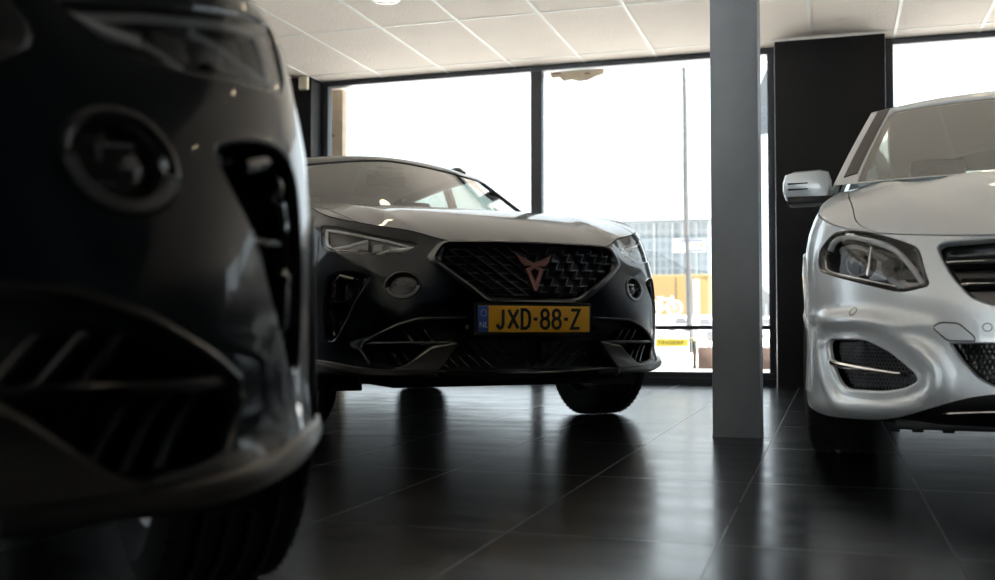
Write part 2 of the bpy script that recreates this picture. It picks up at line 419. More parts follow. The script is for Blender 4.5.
for n0, n1 in zip([q+.04 for q in NN[:-1]], [q-.04 for q in NN[1:]]): wbox(MB(), -5.0, -4.99, n0, n1, .1, H-.05).build('pane', M['pane'], o, kind='structure')
rbuild(wbox(MB(), 5.6, 9.1, 8.45, 8.6, 0, H), 'wall_front', M['wall'])
# alarm sensor on the left pilaster, recessed lamps
M['cream'] = mat('cream plastic', (.78,.70,.55), .4)
M['white'] = mat('white plastic', (.85,.85,.83), .35)
M['dark'] = mat('matt black plastic', (.012,.012,.013), .5, noise=.2)
M['lampglow'] = mat('warm lamp lens', (.9,.8,.6), .3, emis=(1,.80,.52), estr=9)
def at(x, y, n):
    t = (x-497.5)/1060; w = n*(t*CP - SP)/(CP + t*SP); Y = -w*SP + n*CP; return w, .45 + (328-y)/1060*Y
w, z = at(302.6, 75.5, 8.28); s = thing('alarm_sensor', 'small cream motion sensor high on the dark pilaster by the far corner', 'sensor', W(w, 8.30, z-.115), -PHI)
b = MB(); b.box((0, -.024, .06), (.088, .048, .118), bev=.012); b.build('sensor_body', M['cream'], s)
b = MB(); b.lathe([(.03,-.004),(.026,.004),(.014,.01),(0,.012)], (0,-.048,.035), 'y', 20); b.build('lens', M['white'], s)
LAMPS = [(-2.817, 6.48, 0), (-1.017, 6.48, 1), (.783, 6.48, 1), (2.583, 6.48, 1), (-2.817, 4.08, 1), (-1.017, 4.08, 1), (.783, 4.08, 1), (2.583, 4.08, 1), (-2.817, 1.68, 1), (-1.017, 1.68, 1), (.783, 1.68, 1),]
for w, n, on in LAMPS:
    lab = 'round recessed ceiling lamp with white ring above the car in the middle' if (w, n) == (-2.817, 6.48) else 'round recessed ceiling lamp with white ring above the showroom floor'
    s = thing('ceiling_lamp', lab, 'lamp', W(w, n, H if n > 3.48 or w < -.4 else H-.006), -PHI, 'recessed ceiling lamps')
    b = MB(); b.lathe([(.048,-.001),(.052,-.004),(.062,-.006),(.095,-.001),(.098,-.006),(.088,-.011),(.066,-.009),(.060,.0)], (0,0,0), 'z', 40); b.build('trim_ring', M['white'], s)
    b = MB(); b.lathe([(.048,-.002),(.0,-.003)], (0,0,0), 'z', 32); b.build('lamp_lens', M['lampglow'], s)
# ---------------------------------------------------------------- outside the shop window
M['conc'] = mat('pale concrete paving', (.74,.73,.71), .8, noise=.08, nscale=1.5)
M['tan'] = mat('pale worn board', (.46,.37,.27), .8, noise=.25, nscale=9)
M['facade'] = None
M['conc2'] = mat('paving darkened to cut bounce', (.16,.158,.155), .8, noise=.08, nscale=1.5)  # strip made darker to weaken light bounced onto the ceiling near the window
rbuild(wbox(MB(), -20, 30, 8.6, 13.2, -.12, -.018), 'ground', M['conc2'])
g = MB(); wbox(g, -120, 160, 8.6, 260, -.15, -.02); wbox(g, -120, -5.05, -60, 8.6, -.15, -.02); wbox(g, -5.05, 60, -60, -8.1, -.15, -.02); rbuild(g, 'ground', M['conc'])
def wthing(name, label, cat, w, n, z=0, group=None): return thing(name, label, cat, W(w, n, z), -PHI, group)
w0, z0 = at(549, 69, 8.75); w1, z1 = at(605, 69, 8.75)
pts = [(0,.05),(.10,.05),(.25,.05),(.42,.05),(w1-w0,.05),(w1-w0-.01,-.03),(.40,-.05),(.34,-.075),(.26,-.078),(.20,-.06),(.13,-.07),(.09,-.03),(.03,-.035)]
zz = at(577, 70, 8.75)[1]
t = wthing('board_offcut', 'ragged tan strip of torn board hanging at the top edge of the middle window pane', 'board', w0, 8.75, zz)
b = MB(); b.poly([(x, 0, y) for x, y in pts], (0, .02, 0)); b.build('board_sheet', M['tan'], t, fix=True)
M['stain'] = mat('brown stained wood', (.16,.10,.055), .8, noise=.3)
for x, z, w_ in ((.075, 0, .07), (.34, -.02, .05)): b = MB(); b.box((x, -.004, z), (w_, .006, .013)); b.build('stain_patch', M['stain'], t)
w0, _ = at(329, 100, 8.9); w1, _ = at(343.5, 100, 8.9)
t = wthing('timber_post', 'pale timber board standing upright outside the left end of the window', 'post', (w0+w1)/2, 8.9, -.02)
b = MB(); b.box((0, 0, .68), (w1-w0, .09, 1.36), bev=.004); b.box((0, 0, 2.03), (w1-w0, .09, 1.32), bev=.004); b.build('board', M['tan'], t)
b = MB(); b.lathe([(.0,0),(.014,.001),(.015,.006)], (-.02,-.05,2.25), 'y', 12); b.build('knot', mat('dark wood knot', (.2,.12,.06), .8), t)
# office block with a fine glass grid, far away
def grid_mat(name, base, line, dw, dz, lw, vert):
    m = bpy.data.materials.new(name); m.use_nodes = True; t = m.node_tree; b = t.nodes['Principled BSDF']; L = t.links.new
    tc = t.nodes.new('ShaderNodeTexCoord'); br = t.nodes.new('ShaderNodeTexBrick'); mp = t.nodes.new('ShaderNodeMapping'); mp.inputs['Rotation'].default_value = (R(90), 0, 0)
    L(tc.outputs['Object'], mp.inputs[0]); L(mp.outputs[0], br.inputs['Vector']); br.offset = 0; br.inputs['Scale'].default_value = 1
    br.inputs['Brick Width'].default_value = dw; br.inputs['Row Height'].default_value = dz; br.inputs['Mortar Size'].default_value = lw; br.inputs['Mortar Smooth'].default_value = .3
    br.inputs['Color1'].default_value = (*base, 1); br.inputs['Color2'].default_value = (base[0]*.82, base[1]*.86, base[2]*.9, 1); br.inputs['Mortar'].default_value = (*line, 1)
    L(br.outputs['Color'], b.inputs['Base Color']); b.inputs['Roughness'].default_value = .35; return m
NB = 85.; wl, zt = at(606, 223, NB); wr, _ = at(709, 222, NB)
t = wthing('office_block', 'pale blue office block with gridded facade beyond the window beside the middle car', 'building', wl, NB, -.02)
b = MB(); b.box(((wr-wl)/2, 6, zt/2), (wr-wl, 12, zt)); b.build('facade', grid_mat('blue grey glass facade', (.088,.108,.124), (.135,.15,.16), .55, .75, .11, 1), t)
b = MB(); b.box(((wr-wl)/2, 6, zt+.06), (wr-wl+.3, 12.3, .16), bev=.03); b.build('roof_edge', mat('grey roof trim', (.08,.09,.1), .6), t)
b = MB()
for x in (655, 673, 683, 697): q = at(x, 230, NB)[0]-wl; b.box((q, -.12, zt*.55), (.12, .2, zt*.86))
b.build('facade_fin', mat('pale grey facade fin', (.17,.185,.195), .6), t)
sg = thing('wall_sign', 'white and blue sign board with yellow disc on the pale office block', 'sign', W(at(690, 250, NB)[0], NB-.3, at(690, 252, NB)[1]), -PHI)
sw = at(706, 250, NB)[0] - at(674, 250, NB)[0]; sh = at(690, 239.5, NB)[1]-at(690, 252, NB)[1]
b = MB(); b.box((0, 0, sh/2), (sw, .15, sh), bev=.02); b.build('sign_board', M['white'], sg)
bl = mat('deep blue sign paint', (.02,.03,.10), .4)
b = MB(); b.box((.22*sw, -.09, sh*.86), (.5*sw, .04, sh*.22)); b.box((-.16*sw, -.09, sh*.86), (.22*sw, .04, sh*.22)); b.box((.22*sw, -.09, sh*.12), (.5*sw, .04, sh*.2)); b.build('blue_band', bl, sg)
b = MB(); b.lathe([(0,-.13),(.19*sh,-.13),(.2*sh,-.08)], (.4*sw, 0, sh*.5), 'y', 24); b.build('yellow_disc', mat('yellow sign paint', (.2,.14,.03), .4), sg)
# orange container, white wall, bicycle
NO = 62.; wl, zt = at(640, 276.5, NO); wr = at(709, 276, NO)[0]
t = wthing('site_container', 'orange yellow container with panel joints in front of the pale office block', 'container', wl, NO, -.02)
b = MB(); b.box(((wr-wl)/2, 1.2, zt/2), (wr-wl, 2.4, zt), bev=.03); b.build('container_body', mat('orange yellow paint', (.18,.118,.042), .5, noise=.12, nscale=.6), t)
b = MB(); seam = mat('brown joint', (.07,.04,.015), .6)
for x in (676, 694): b.box((at(x, 300, NO)[0]-wl, -.03, zt/2), (.06, .05, zt*.96))
b.build('panel_joint', seam, t)
b = MB(); b.box(((wr-wl)/2, 1.2, zt+.05), (wr-wl+.1, 2.5, .12), bev=.02); b.build('top_rail', mat('amber rail paint', (.22,.16,.07), .5), t)
NL = 54.; wl, zt = at(641, 316.5, NL); wr = at(709, 316, NL)[0]
t = wthing('low_wall', 'low white rendered wall running below the orange container', 'wall', wl, NL, -.02)
b = MB(); b.box(((wr-wl)/2, .4, zt/2), (wr-wl, .8, zt), bev=.03); b.build('wall_body', M['white'], t); b = MB(); b.box(((wr-wl)/2, .4, zt+.03), (wr-wl+.1, .9, .06), bev=.01); b.build('coping', M['white'], t)
# bicycle on the wall
wc, zc = at(674.5, 306, NL+.3); zg = zt + .04
t = wthing('bicycle', 'white bicycle standing on the low white wall against the orange container', 'bicycle', wc, NL+.35, zg)
wr_ = .36
for nm, x in (('front_wheel', 0), ('rear_wheel', -1.05)):
    b = MB(); a = np.linspace(0, 2*math.pi, 40, endpoint=False); b.tube(np.stack([x+wr_*np.cos(a), a*0, wr_+.03+wr_*np.sin(a)], 1), .035, 8, True)
    for k in range(8):
        an = k*math.pi/4; b.tube([(x, 0, wr_+.03), (x+wr_*math.cos(an), 0, wr_+.03+wr_*math.sin(an))], .006, 5)
    b.build(nm, M['white'], t)
b = MB(); bb = (-.6, 0, .33); hd = (-.16, 0, .82); st = (-.72, 0, .85)
for p, q in (((0,0,.39), (-.13,0,.92)), (bb, hd), (bb, st), (st, hd), (bb, (-1.05,0,.39)), (st, (-1.05,0,.39))): b.tube([p, q], .03, 8)
b.build('bicycle_frame', M['white'], t)
b = MB(); b.tube([(-.13,-.28,.98), (-.13,0,.96), (-.13,.28,.98)], .022, 8); b.build('handlebar', M['white'], t)
b = MB(); b.box((-.74, 0, .93), (.26, .14, .06), bev=.02); b.build('saddle', M['white'], t)
# parked white cars, simple far shapes with windows and wheels
M['fargrey'] = mat('dull grey', (.12,.12,.13), .6)
def far_car(label, x0, x1, n, yroof):
    wa, zr = at(x0, yroof, n); wb = at(x1, yroof, n)[0]; L = wb-wa; k = zr/1.45
    t = wthing('parked_car', label, 'car', wa, n, -.02, 'white cars parked outside')
    prof = [(0,.3),(.02,.72),(.22,.86),(.36,1.40),(.48,1.46),(.72,1.43),(.92,.95),(.99,.85),(1,.3)]
    P = chaikin([(x*L, z*k) for x, z in prof], 2, False)
    b = MB(); b.poly([(x, 0, z) for x, z in P], (0, 1.7, 0)); b.build('car_body', M['white'], t, fix=True)
    b = MB(); q = [(.27,.92),(.37,1.33),(.70,1.33),(.85,.95)]; b.poly([(x*L, -.012, z*k) for x, z in q], (0, .02, 0)); b.build('window', M['fargrey'], t, fix=True)
    for x in (.2, .8):
        b = MB(); b.lathe([(0,-.02),(.3*k,-.02),(.33*k,.0),(.33*k,.2)], (x*L, 0, .33*k), 'y', 24); b.build('wheel', M['fargrey'], t)
far_car('white parked car with rounded roof outside, left of the grey mast', 667, 692, 40., 315)
far_car('white parked car outside, close behind the mast and partly behind the column', 690, 716, 38., 316)
far_car('white parked car seen through the narrow glass beside the black pilaster', 752, 782, 40., 316)
# mast
w, _ = at(689.5, 330, 20.)
t = wthing('mast', 'tall thin grey mast standing outside between column and bicycle', 'mast', w, 20., -.02)
b = MB(); zz = np.linspace(0, 1, 24); top = at(685, 60, 20.)[1]; dx = at(685, 60, 20)[0]-w
b.tube([(dx*q + .01*math.sin(9*q), 0, top*q) for q in zz], .062-.028*zz, 12); b.build('pole', mat('weathered grey steel', (.05,.05,.052), .6, noise=.5, nscale=6), t)
b = MB(); b.box((.12, .05, .68), (.10, .10, 1.4), bev=.01); b.build('power_box', mat('grey cabinet paint', (.45,.46,.5), .5), t)
# planters with yellow flowers
M['terra'] = mat('brown terracotta', (.15,.095,.075), .8, noise=.25, nscale=12)
M['leaf'] = mat('green plant stems', (.05,.065,.025), .6); M['yel'] = mat('yellow petals', (.45,.36,.08), .5)
def planter(label, x0, x1, yt, yb, yf, n, shape):
    wa, zt = at(x0, yt, n); wb = at(x1, yt, n)[0]; zb = at(x0, yb, n)[1]; hh = zt-zb; L = wb-wa
    t = wthing('flower_planter', label, 'planter', (wa+wb)/2, n, -.02, 'planters with yellow flowers outside'); hh = zt+.02
    b = MB()
    if shape == 'box': b.box((0, 0, hh/2), (L, L*.7, hh), bev=.01)
    else: b.lathe([(0,0),(L*.36,0),(L*.48,hh*.93),(L*.5,hh*.93),(L*.5,hh),(L*.44,hh),(L*.42,hh*.9),(0,hh*.9)], (0,0,0), 'z', 24)
    b.build('pot', M['terra'], t)
    st = MB(); fl = MB(); top = at(x0, yf, n)[1]-zt
    for k in range(int(10+L*50)):
        x, y = (random.random()-.5)*L*.85, (random.random()-.5)*L*.5; h_ = top*(.45+.6*random.random()); e = (x*1.15, y, hh*.9+h_)
        st.tube([(x, y, hh*.88), e], .004, 5)
        for q in range(5):
            a = q*2*math.pi/5; c = np.array(e)+np.array((math.cos(a)*.013, math.sin(a)*.013, .004)); fl.add([e, c+np.array((-math.sin(a)*.008, math.cos(a)*.008, 0)), c+np.array((math.cos(a)*.008, math.sin(a)*.008, .006)), c-np.array((-math.sin(a)*.008, math.cos(a)*.008, 0))], [(0,1,2,3)])
    st.build('stem', M['leaf'], t); fl.build('blossom', M['yel'], t)
planter('slim brown flower pot with yellow blooms, first right of the white board', 687.5, 690.5, 349, 366, 337, 12.4, 'pot')
planter('narrow brown flower pot with yellow blooms under the grey mast', 692, 696.5, 348, 366, 335, 12.4, 'pot')
planter('brown planter box with yellow blooms touching the steel column edge', 698, 713, 347, 367, 336, 12.4, 'box')
planter('brown planter box with yellow blooms in the narrow glass by the black pilaster', 757, 775, 347, 367, 334, 12.4, 'box')
# white notice board
w0, z1 = at(653, 331.5, 11.2); w1 = at(688.5, 331, 11.2)[0]; L = w1-w0
t = wthing('notice_board', 'low white board with yellow lettered strip standing outside beside the middle car', 'sign', (w0+w1)/2, 11.2, -.02); hb = z1+.02
b = MB(); b.box((0, 0, hb/2+.02), (L, .03, hb-.04), bev=.004); b.build('board_panel', M['white'], t)
for x in (-L*.4, L*.4):
    b = MB(); b.box((x, .02, .02), (.03, .2, .04), bev=.005); b.build('foot', M['white'], t)
zy = at(670, 342.6, 11.2)[1]+.02; hy = 7.0/1060*11.0
b = MB(); b.box((0, -.018, zy), (L*.98, .006, hy)); ys = b.build('yellow_strip', mat('bright yellow strip', (.75,.58,.06), .5), t)
V, F = text_mesh('TINGERP', .052, .0008); b = MB(); V = V*(1.35, 1, 1); b.add(np.stack([V[:,0], -.0215-V[:,2], V[:,1]+zy], 1), F); b.build('lettering', M['dark'], ys)
V, F = text_mesh('Highflower', .075, .0008); b = MB(); b.add(np.stack([V[:,0]+V[:,1]*.25, -.0165-V[:,2], V[:,1]+at(670,336.5,11.2)[1]+.02], 1), F); b.build('script_lettering', mat('grey lettering', (.12,.13,.15), .5), t)
# feather flag
w0 = at(773, 100, 13.)[0]
t = wthing('feather_flag', 'pale grey feather flag with dark letters seen between column and black pilaster', 'flag', w0, 13., -.02)
ztop = at(773, 62, 13.)[1]; zbot = at(773, 130, 13.)[1]; b = MB(); b.tube([(0, 0, 0), (0, 0, ztop*.8), (-.02, 0, ztop), (-.10, 0, ztop+.1)], .012, 8); b.build('flag_pole', M['white'], t)
b = MB(); P = [(-.01, ztop), (-.06, ztop-.05), (-.2, ztop-.42), (-.23, ztop-.65), (-.22, zbot-.04), (-.01, zbot)]
b.poly([(x, .003, z) for x, z in chaikin(P, 1, False)], (0, .004, 0)); fb = b.build('flag_cloth', mat('pale grey flag cloth', (.19,.21,.23), .8, noise=.05), t, fix=True)
V, F = text_mesh('BD', .30, .001); b = MB(); V = V*(.6, .7, 1)
b.add(np.stack([-.12+V[:,1], -.002-V[:,2], zbot+.22-V[:,0]*1.0], 1), F); b.build('lettering', mat('grey flag print', (.22,.25,.3), .8), fb)
# pale houses far right
t = wthing('terraced_house', 'washed out grey house row seen in the narrow glass beside the column', 'building', at(752, 300, 70.)[0], 70., -.02)
L = at(790, 300, 70.)[0]-at(752, 300, 70.)[0]; hz = at(760, 283, 70.)[1]
b = MB(); b.poly([(0,0,0),(0,0,hz),(L*.3,0,hz*.95),(L*.55,0,hz*.7),(L,0,hz*.62),(L,0,0)], (0, 8, 0)); b.build('house_wall', mat('pale grey render', (.12,.125,.13), .8, noise=.1, nscale=.5), t, fix=True)
for x in (.22, .38, .52):
    b = MB(); b.box((L*x, -.03, hz*.45), (L*.05, .08, hz*.3)); b.build('window', mat('dull window', (.22,.24,.27), .3), t)
# ---------------------------------------------------------------- crossover body
FZ = [.17, .21, .26, .32, .40, .50, .60, .70, .80, .90, 1.0]
FPLAN = [(0,-.02),(.2,-.012),(.4,.012),(.53,.06),(.64,.125),(.74,.215),(.82,.33),(.87,.46),(.9,.62),(.915,.8),(.92,1.1),(.92,1.8),(.92,2.6),
         (.918,3.2),(.90,3.7),(.86,4.05),(.78,4.28),(.6,4.39),(.3,4.43),(0,4.44)]
FPROF = {0: [-.10,-.035,-.010,-.020,-.022,-.026,-.004,-.012,-.025,-.10,-.22],
         2: [-.10,-.035,-.008,-.018,-.016,-.016,-.002,-.012,-.028,-.10,-.22],
         3: [-.09,-.025,0,-.010,0,0,-.012,-.030,-.065,-.12,-.20],
         5: [-.07,-.008,.018,0,0,0,-.010,-.028,-.060,-.11,-.20],
         7: [-.06,-.004,.018,.004,0,0,0,-.008,-.028,-.06,-.14],
         9: [-.06,-.02,0,0,0,.004,.010,.008,0,-.03,-.10],
         11:[-.12,-.08,-.05,-.03,-.025,-.03,-.015,0,-.004,-.025,-.07],
         13:[-.08,-.04,-.01,0,0,.004,.012,.012,.004,-.02,-.07],
         15:[-.10,-.06,-.03,-.01,0,0,0,0,-.01,-.03,-.07],
         19:[-.14,-.09,-.05,-.02,0,0,-.01,-.03,-.04,-.05,-.08]}
_hc = NS([-.1,0,.05,.2,.4,.6,.8,1.0,1.2,1.6],[.755,.800,.822,.881,.948,1.001,1.038,1.064,1.086,1.115])
def FH(x, y):
    x = np.abs(x); z = _hc(y) - .040*(x/.88)**3 - .10*np.clip(x-.80,0,1)**1.5 - .05*sstep(y,1.2,3.)
    xr = .44 + .2*np.clip(y,0,1.3)/1.2
    z = z + .006*np.exp(-((x-xr)/.06)**2)*sstep(y,.02,.3)
    return z + .022*np.exp(-((x-.835)/.06)**2)*sstep(y,.35,.7)*(1-sstep(y,1.2,1.7))
# ---------------------------------------------------------------- shared car builders
def ztop(S, H, us):
    us = np.asarray(us, float); z = np.full(len(us), .85)
    for _ in range(60):
        p = S(np.stack([us, z], 1)); z = .5*z + .5*np.clip(H(p[:, 0], p[:, 1]), .5, 1.05)
    return z
def bez(poly, k=2): return chaikin(poly, k)
def wheel(parent, x, y, r, wid, rim_r, sg, spokes, tm, rm, dm, cap=None):
    """wheel part with tyre, rim, disc; outer face towards sg*x"""
    c = (x, y, r); hw = wid/2; t = MB()
    P = [(rim_r-.012, -hw*.78), (rim_r+.008, -hw*.86), (rim_r+.03, -hw*.97), ((r+rim_r)/2+.005, -hw*1.04), (r-.028, -hw*.99), (r-.010, -hw*.90), (r-.003, -hw*.80)]
    for g in (-.48, -.16, .16, .48): P += [(r-.001, hw*(g-.085)), (r-.009, hw*(g-.06)), (r-.009, hw*(g+.06)), (r-.001, hw*(g+.085))]
    P += [(a, -b) for a, b in P[6::-1]]
    t.lathe(P, c, 'x', 72); k = 60
    for sgn in (-1, 1):
        for i in range(k):
            a = 2*math.pi*i/k; rr = r-.0085; cx0 = x+sgn*hw*.74
            t.box((cx0, y+rr*math.cos(a), r+rr*math.sin(a)), (hw*.30, .010, .012), Matrix.Rotation(a, 4, 'X'))
    w = t.build('wheel', tm, parent)
    b = MB(); b.lathe([(rim_r-.012, -hw*.80), (rim_r+.004, -hw*.84), (rim_r-.012, -hw*.72), (rim_r-.03, -hw*.3), (rim_r-.035, hw*.5), (rim_r-.012, hw*.74), (rim_r+.005, hw*.84), (rim_r-.01, hw*.80)] if sg > 0 else
            [(rim_r-.012, hw*.80), (rim_r+.004, hw*.84), (rim_r-.012, hw*.72), (rim_r-.03, hw*.3), (rim_r-.035, -hw*.5), (rim_r-.012, -hw*.74), (rim_r+.005, -hw*.84), (rim_r-.01, -hw*.80)], c, 'x', 64)
    f = sg*hw*.62
    b.lathe([(0, f+sg*.012), (.05, f+sg*.01), (.075, f), (.085, f-sg*.05), (.07, f-sg*.09)], c, 'x', 32)
    for i in range(spokes):
        a0 = 2*math.pi*i/spokes
        for d in (-.13, .13):
            a1 = a0 + d; p0 = np.array((x+f, y+.06*math.cos(a0+d*.5), r+.06*math.sin(a0+d*.5))); p1 = np.array((x+f+sg*.012, y+(rim_r-.02)*math.cos(a1), r+(rim_r-.02)*math.sin(a1)))
            tn = np.array((0, -math.sin(a1), math.cos(a1))); dp = np.array((sg*.03, 0, 0))
            q = [p0-tn*.022, p0+tn*.022, p1+tn*.016, p1-tn*.016]; b.add(q + [v-dp for v in q], [(0,1,2,3), (7,6,5,4), (0,4,5,1), (1,5,6,2), (2,6,7,3), (3,7,4,0)])
    b.build('rim', rm, w, fix=True)
    b = MB(); b.lathe([(.05, f-sg*.07), (rim_r*.72, f-sg*.07), (rim_r*.72, f-sg*.10), (.05, f-sg*.10)], c, 'x', 40); b.box((x+f-sg*.085, y-rim_r*.5, r+.05), (.09, .09, .2), bev=.02); b.build('brake_disc', dm, w)
    b = MB(); b.lathe([(.03, f-sg*.12), (rim_r*.86, f-sg*.115), (rim_r*.86, f-sg*.125), (.03, f-sg*.13)], c, 'x', 40); b.build('splash_plate', M['dark'], w)
    return w
def arch(uc, zc, r, z0, n=26):
    a = math.asin(min(1, max(-1, (z0-zc)/r))); t = np.linspace(math.pi-a, a, n)
    return [(uc+r*math.cos(q), zc+r*math.sin(q)) for q in t]
def shell_curve(S, pts): return S(np.array(pts, float))
def seat(parent, x, y, m, z=.32, name='front_seat', wid=.5):
    b = MB(); b.box((x, y, z+.13), (wid, .52, .16), bev=.05); b.box((x, y+.30, z+.48), (wid, .16, .62), Matrix.Rotation(R(-16), 4, 'X'), bev=.06)
    b.box((x, y+.40, z+.87), (.26, .10, .18), Matrix.Rotation(R(-12), 4, 'X'), bev=.04); return b.build(name, m, parent)
def canopy_build(root, S, H, Tf, sidef, mats, spec):
    """windscreen, roof, pillars, side and rear glass over the shoulder line"""
    T = Top(Tf); yA, yD = spec['yA'], spec['yD']
    ys = np.linspace(yA, yD, 70); rail = []
    for y in ys:
        z = 1.2
        for _ in range(60): z = .5*z + .5*float(Tf(np.array([sidef(np.array([y]), np.array([z]))[0]]), np.array([y]))[0])
        rail.append((float(sidef(np.array([y]), np.array([z]))[0]), y, z))
    rail = np.array(rail)
    xr = NS(rail[:, 1], rail[:, 0]); zr = NS(rail[:, 1], rail[:, 2])
    # top skin outline in plan: cowl curve, rails, tail curve
    cow = [(x, spec['cowl'](x)) for x in np.linspace(-rail[0, 0], rail[0, 0], 30)]
    tail = [(x, spec['tail'](x)) for x in np.linspace(rail[-1, 0], -rail[-1, 0], 20)]
    R_ = [(a, b) for a, b in rail[1:-1, :2]]; L_ = [(-a, b) for a, b in rail[1:-1, :2]][::-1]
    outer = np.array(cow + R_ + tail + L_)
    # windscreen opening
    hy = spec['header']; pw = spec['pillar']
    ws = [(x, spec['cowl'](x)+.012) for x in np.linspace(-rail[0, 0]+pw, rail[0, 0]-pw, 24)]
    rr = [(float(xr(y))-pw, y) for y in np.linspace(yA+.06, hy(.5)-.03, 12)]
    hd = [(x, hy(x)) for x in np.linspace(rr[-1][0]-.03, -rr[-1][0]+.03, 18)]
    wso = np.array(ws + rr + hd + [(-a, b) for a, b in rr[::-1]])
    rg = spec['rear']; ry0, ry1 = rg
    rw = [(x, spec['tail'](x)-.05) for x in np.linspace(float(xr(ry1))-.10, -float(xr(ry1))+.10, 12)]
    rwo = np.array([(-float(xr(ry0))+.12, ry0)] + [(float(xr(ry0))-.12, ry0)] + rw)
    b = MB(); b.patch(T, outer, (wso, rwo), .05, edge=.03); b.loop(T, wso, [(0, 0), (.004, -.004), (.004, -.02)]); b.loop(T, rwo, [(0, 0), (.004, -.004), (.004, -.02)]); roof = b.build('roof', mats['paint'], root)
    g = MB(); g.patch(T, shrink(wso, .003), (), .05, -.006); wsob = g.build('windscreen', mats['wglass'], root)
    fr = spec.get('frit', .05); inn = shrink(wso, fr); g = MB(); g.patch(T, shrink(wso, .004), (inn,), .03, -.010); g.build('black_border', mats['frit'], wsob)
    g = MB(); g.patch(T, shrink(rwo, .003), (), .06, -.006); g.build('rear_window', mats['sglass'], root)
    # sides
    for sg in (-1, 1):
        Sd = Side(sidef, sg); zb = spec['belt']
        bot = [(y, float(zb(y))-.06) for y in np.linspace(yA-.02, yD+.02, 24)]; top = [(y, float(zr(y))) for y in np.linspace(yD, yA, 40)]
        wins = []
        for w in spec['wins']:
            y0b, y0t, y1t, y1b = w; lo = [(y, float(zb(y))+.012) for y in np.linspace(y0b, y1b, 8)]
            hi = [(y, float(zr(y))-.04) for y in np.linspace(y1t, y0t, 8)]; wins.append(rnd(lo + hi, .03))
        b = MB(); b.patch(Sd, np.array(bot + top), wins, .06, edge=.035)
        for w in wins: b.loop(Sd, w, [(0, 0), (.003, -.003), (.003, -.02)])
        so = b.build('pillar_frame', mats['paint'], root)
        for w in wins:
            g = MB(); g.patch(Sd, shrink(w, .003), (), .08, -.008); g.build('side_window', mats['sglass'], root)
            g = MB(); P = dens(w, .05); g.tube(Sd(P, .001), .006, 6, True); g.build('window_seal', mats['black'], so)
    # headliner and cabin
    hp = [(float(xr(y))-.07, y) for y in np.linspace(spec['yB'], yD-.25, 14)]; g = MB()
    g.patch(T, np.array([(-a, b_) for a, b_ in hp] + hp[::-1])[::-1], (), .09, -.03); g.build('headliner', mats['liner'], root)
    return T, xr, zr
def cabin(root, mats, yd, zd, hw, sx, seats, wheel_side):
    b = MB(); b.box((0, yd+.10, zd-.10), (hw*2, .42, .16), bev=.05); b.box((0, yd+.24, zd-.22), (hw*2*.96, .22, .2), bev=.05); b.box((0, yd+.75, .48), (.24, 1.1, .3), bev=.04); b.build('dashboard', mats['cabin'], root)
    for x, y in seats: seat(root, x, y, mats['cabin'])
    seat(root, 0, seats[0][1]+.92, mats['cabin'], name='rear_bench', wid=1.2)
    a = np.linspace(0, 2*math.pi, 28, endpoint=False); c = np.array((wheel_side*.37, yd+.44, zd-.03)); rot = np.array(Matrix.Rotation(R(-25), 3, 'X'))
    b = MB(); b.tube((np.stack([.185*np.cos(a), a*0, .185*np.sin(a)], 1) @ rot.T)+c, .016, 8, True)
    for q in (0, math.pi, 1.5*math.pi): b.tube([c, (np.array((.18*math.cos(q), 0, .18*math.sin(q))) @ rot.T)+c], .014, 6)
    b.box(c, (.13, .04, .10), bev=.015); b.build('steering_wheel', mats['black'], root)
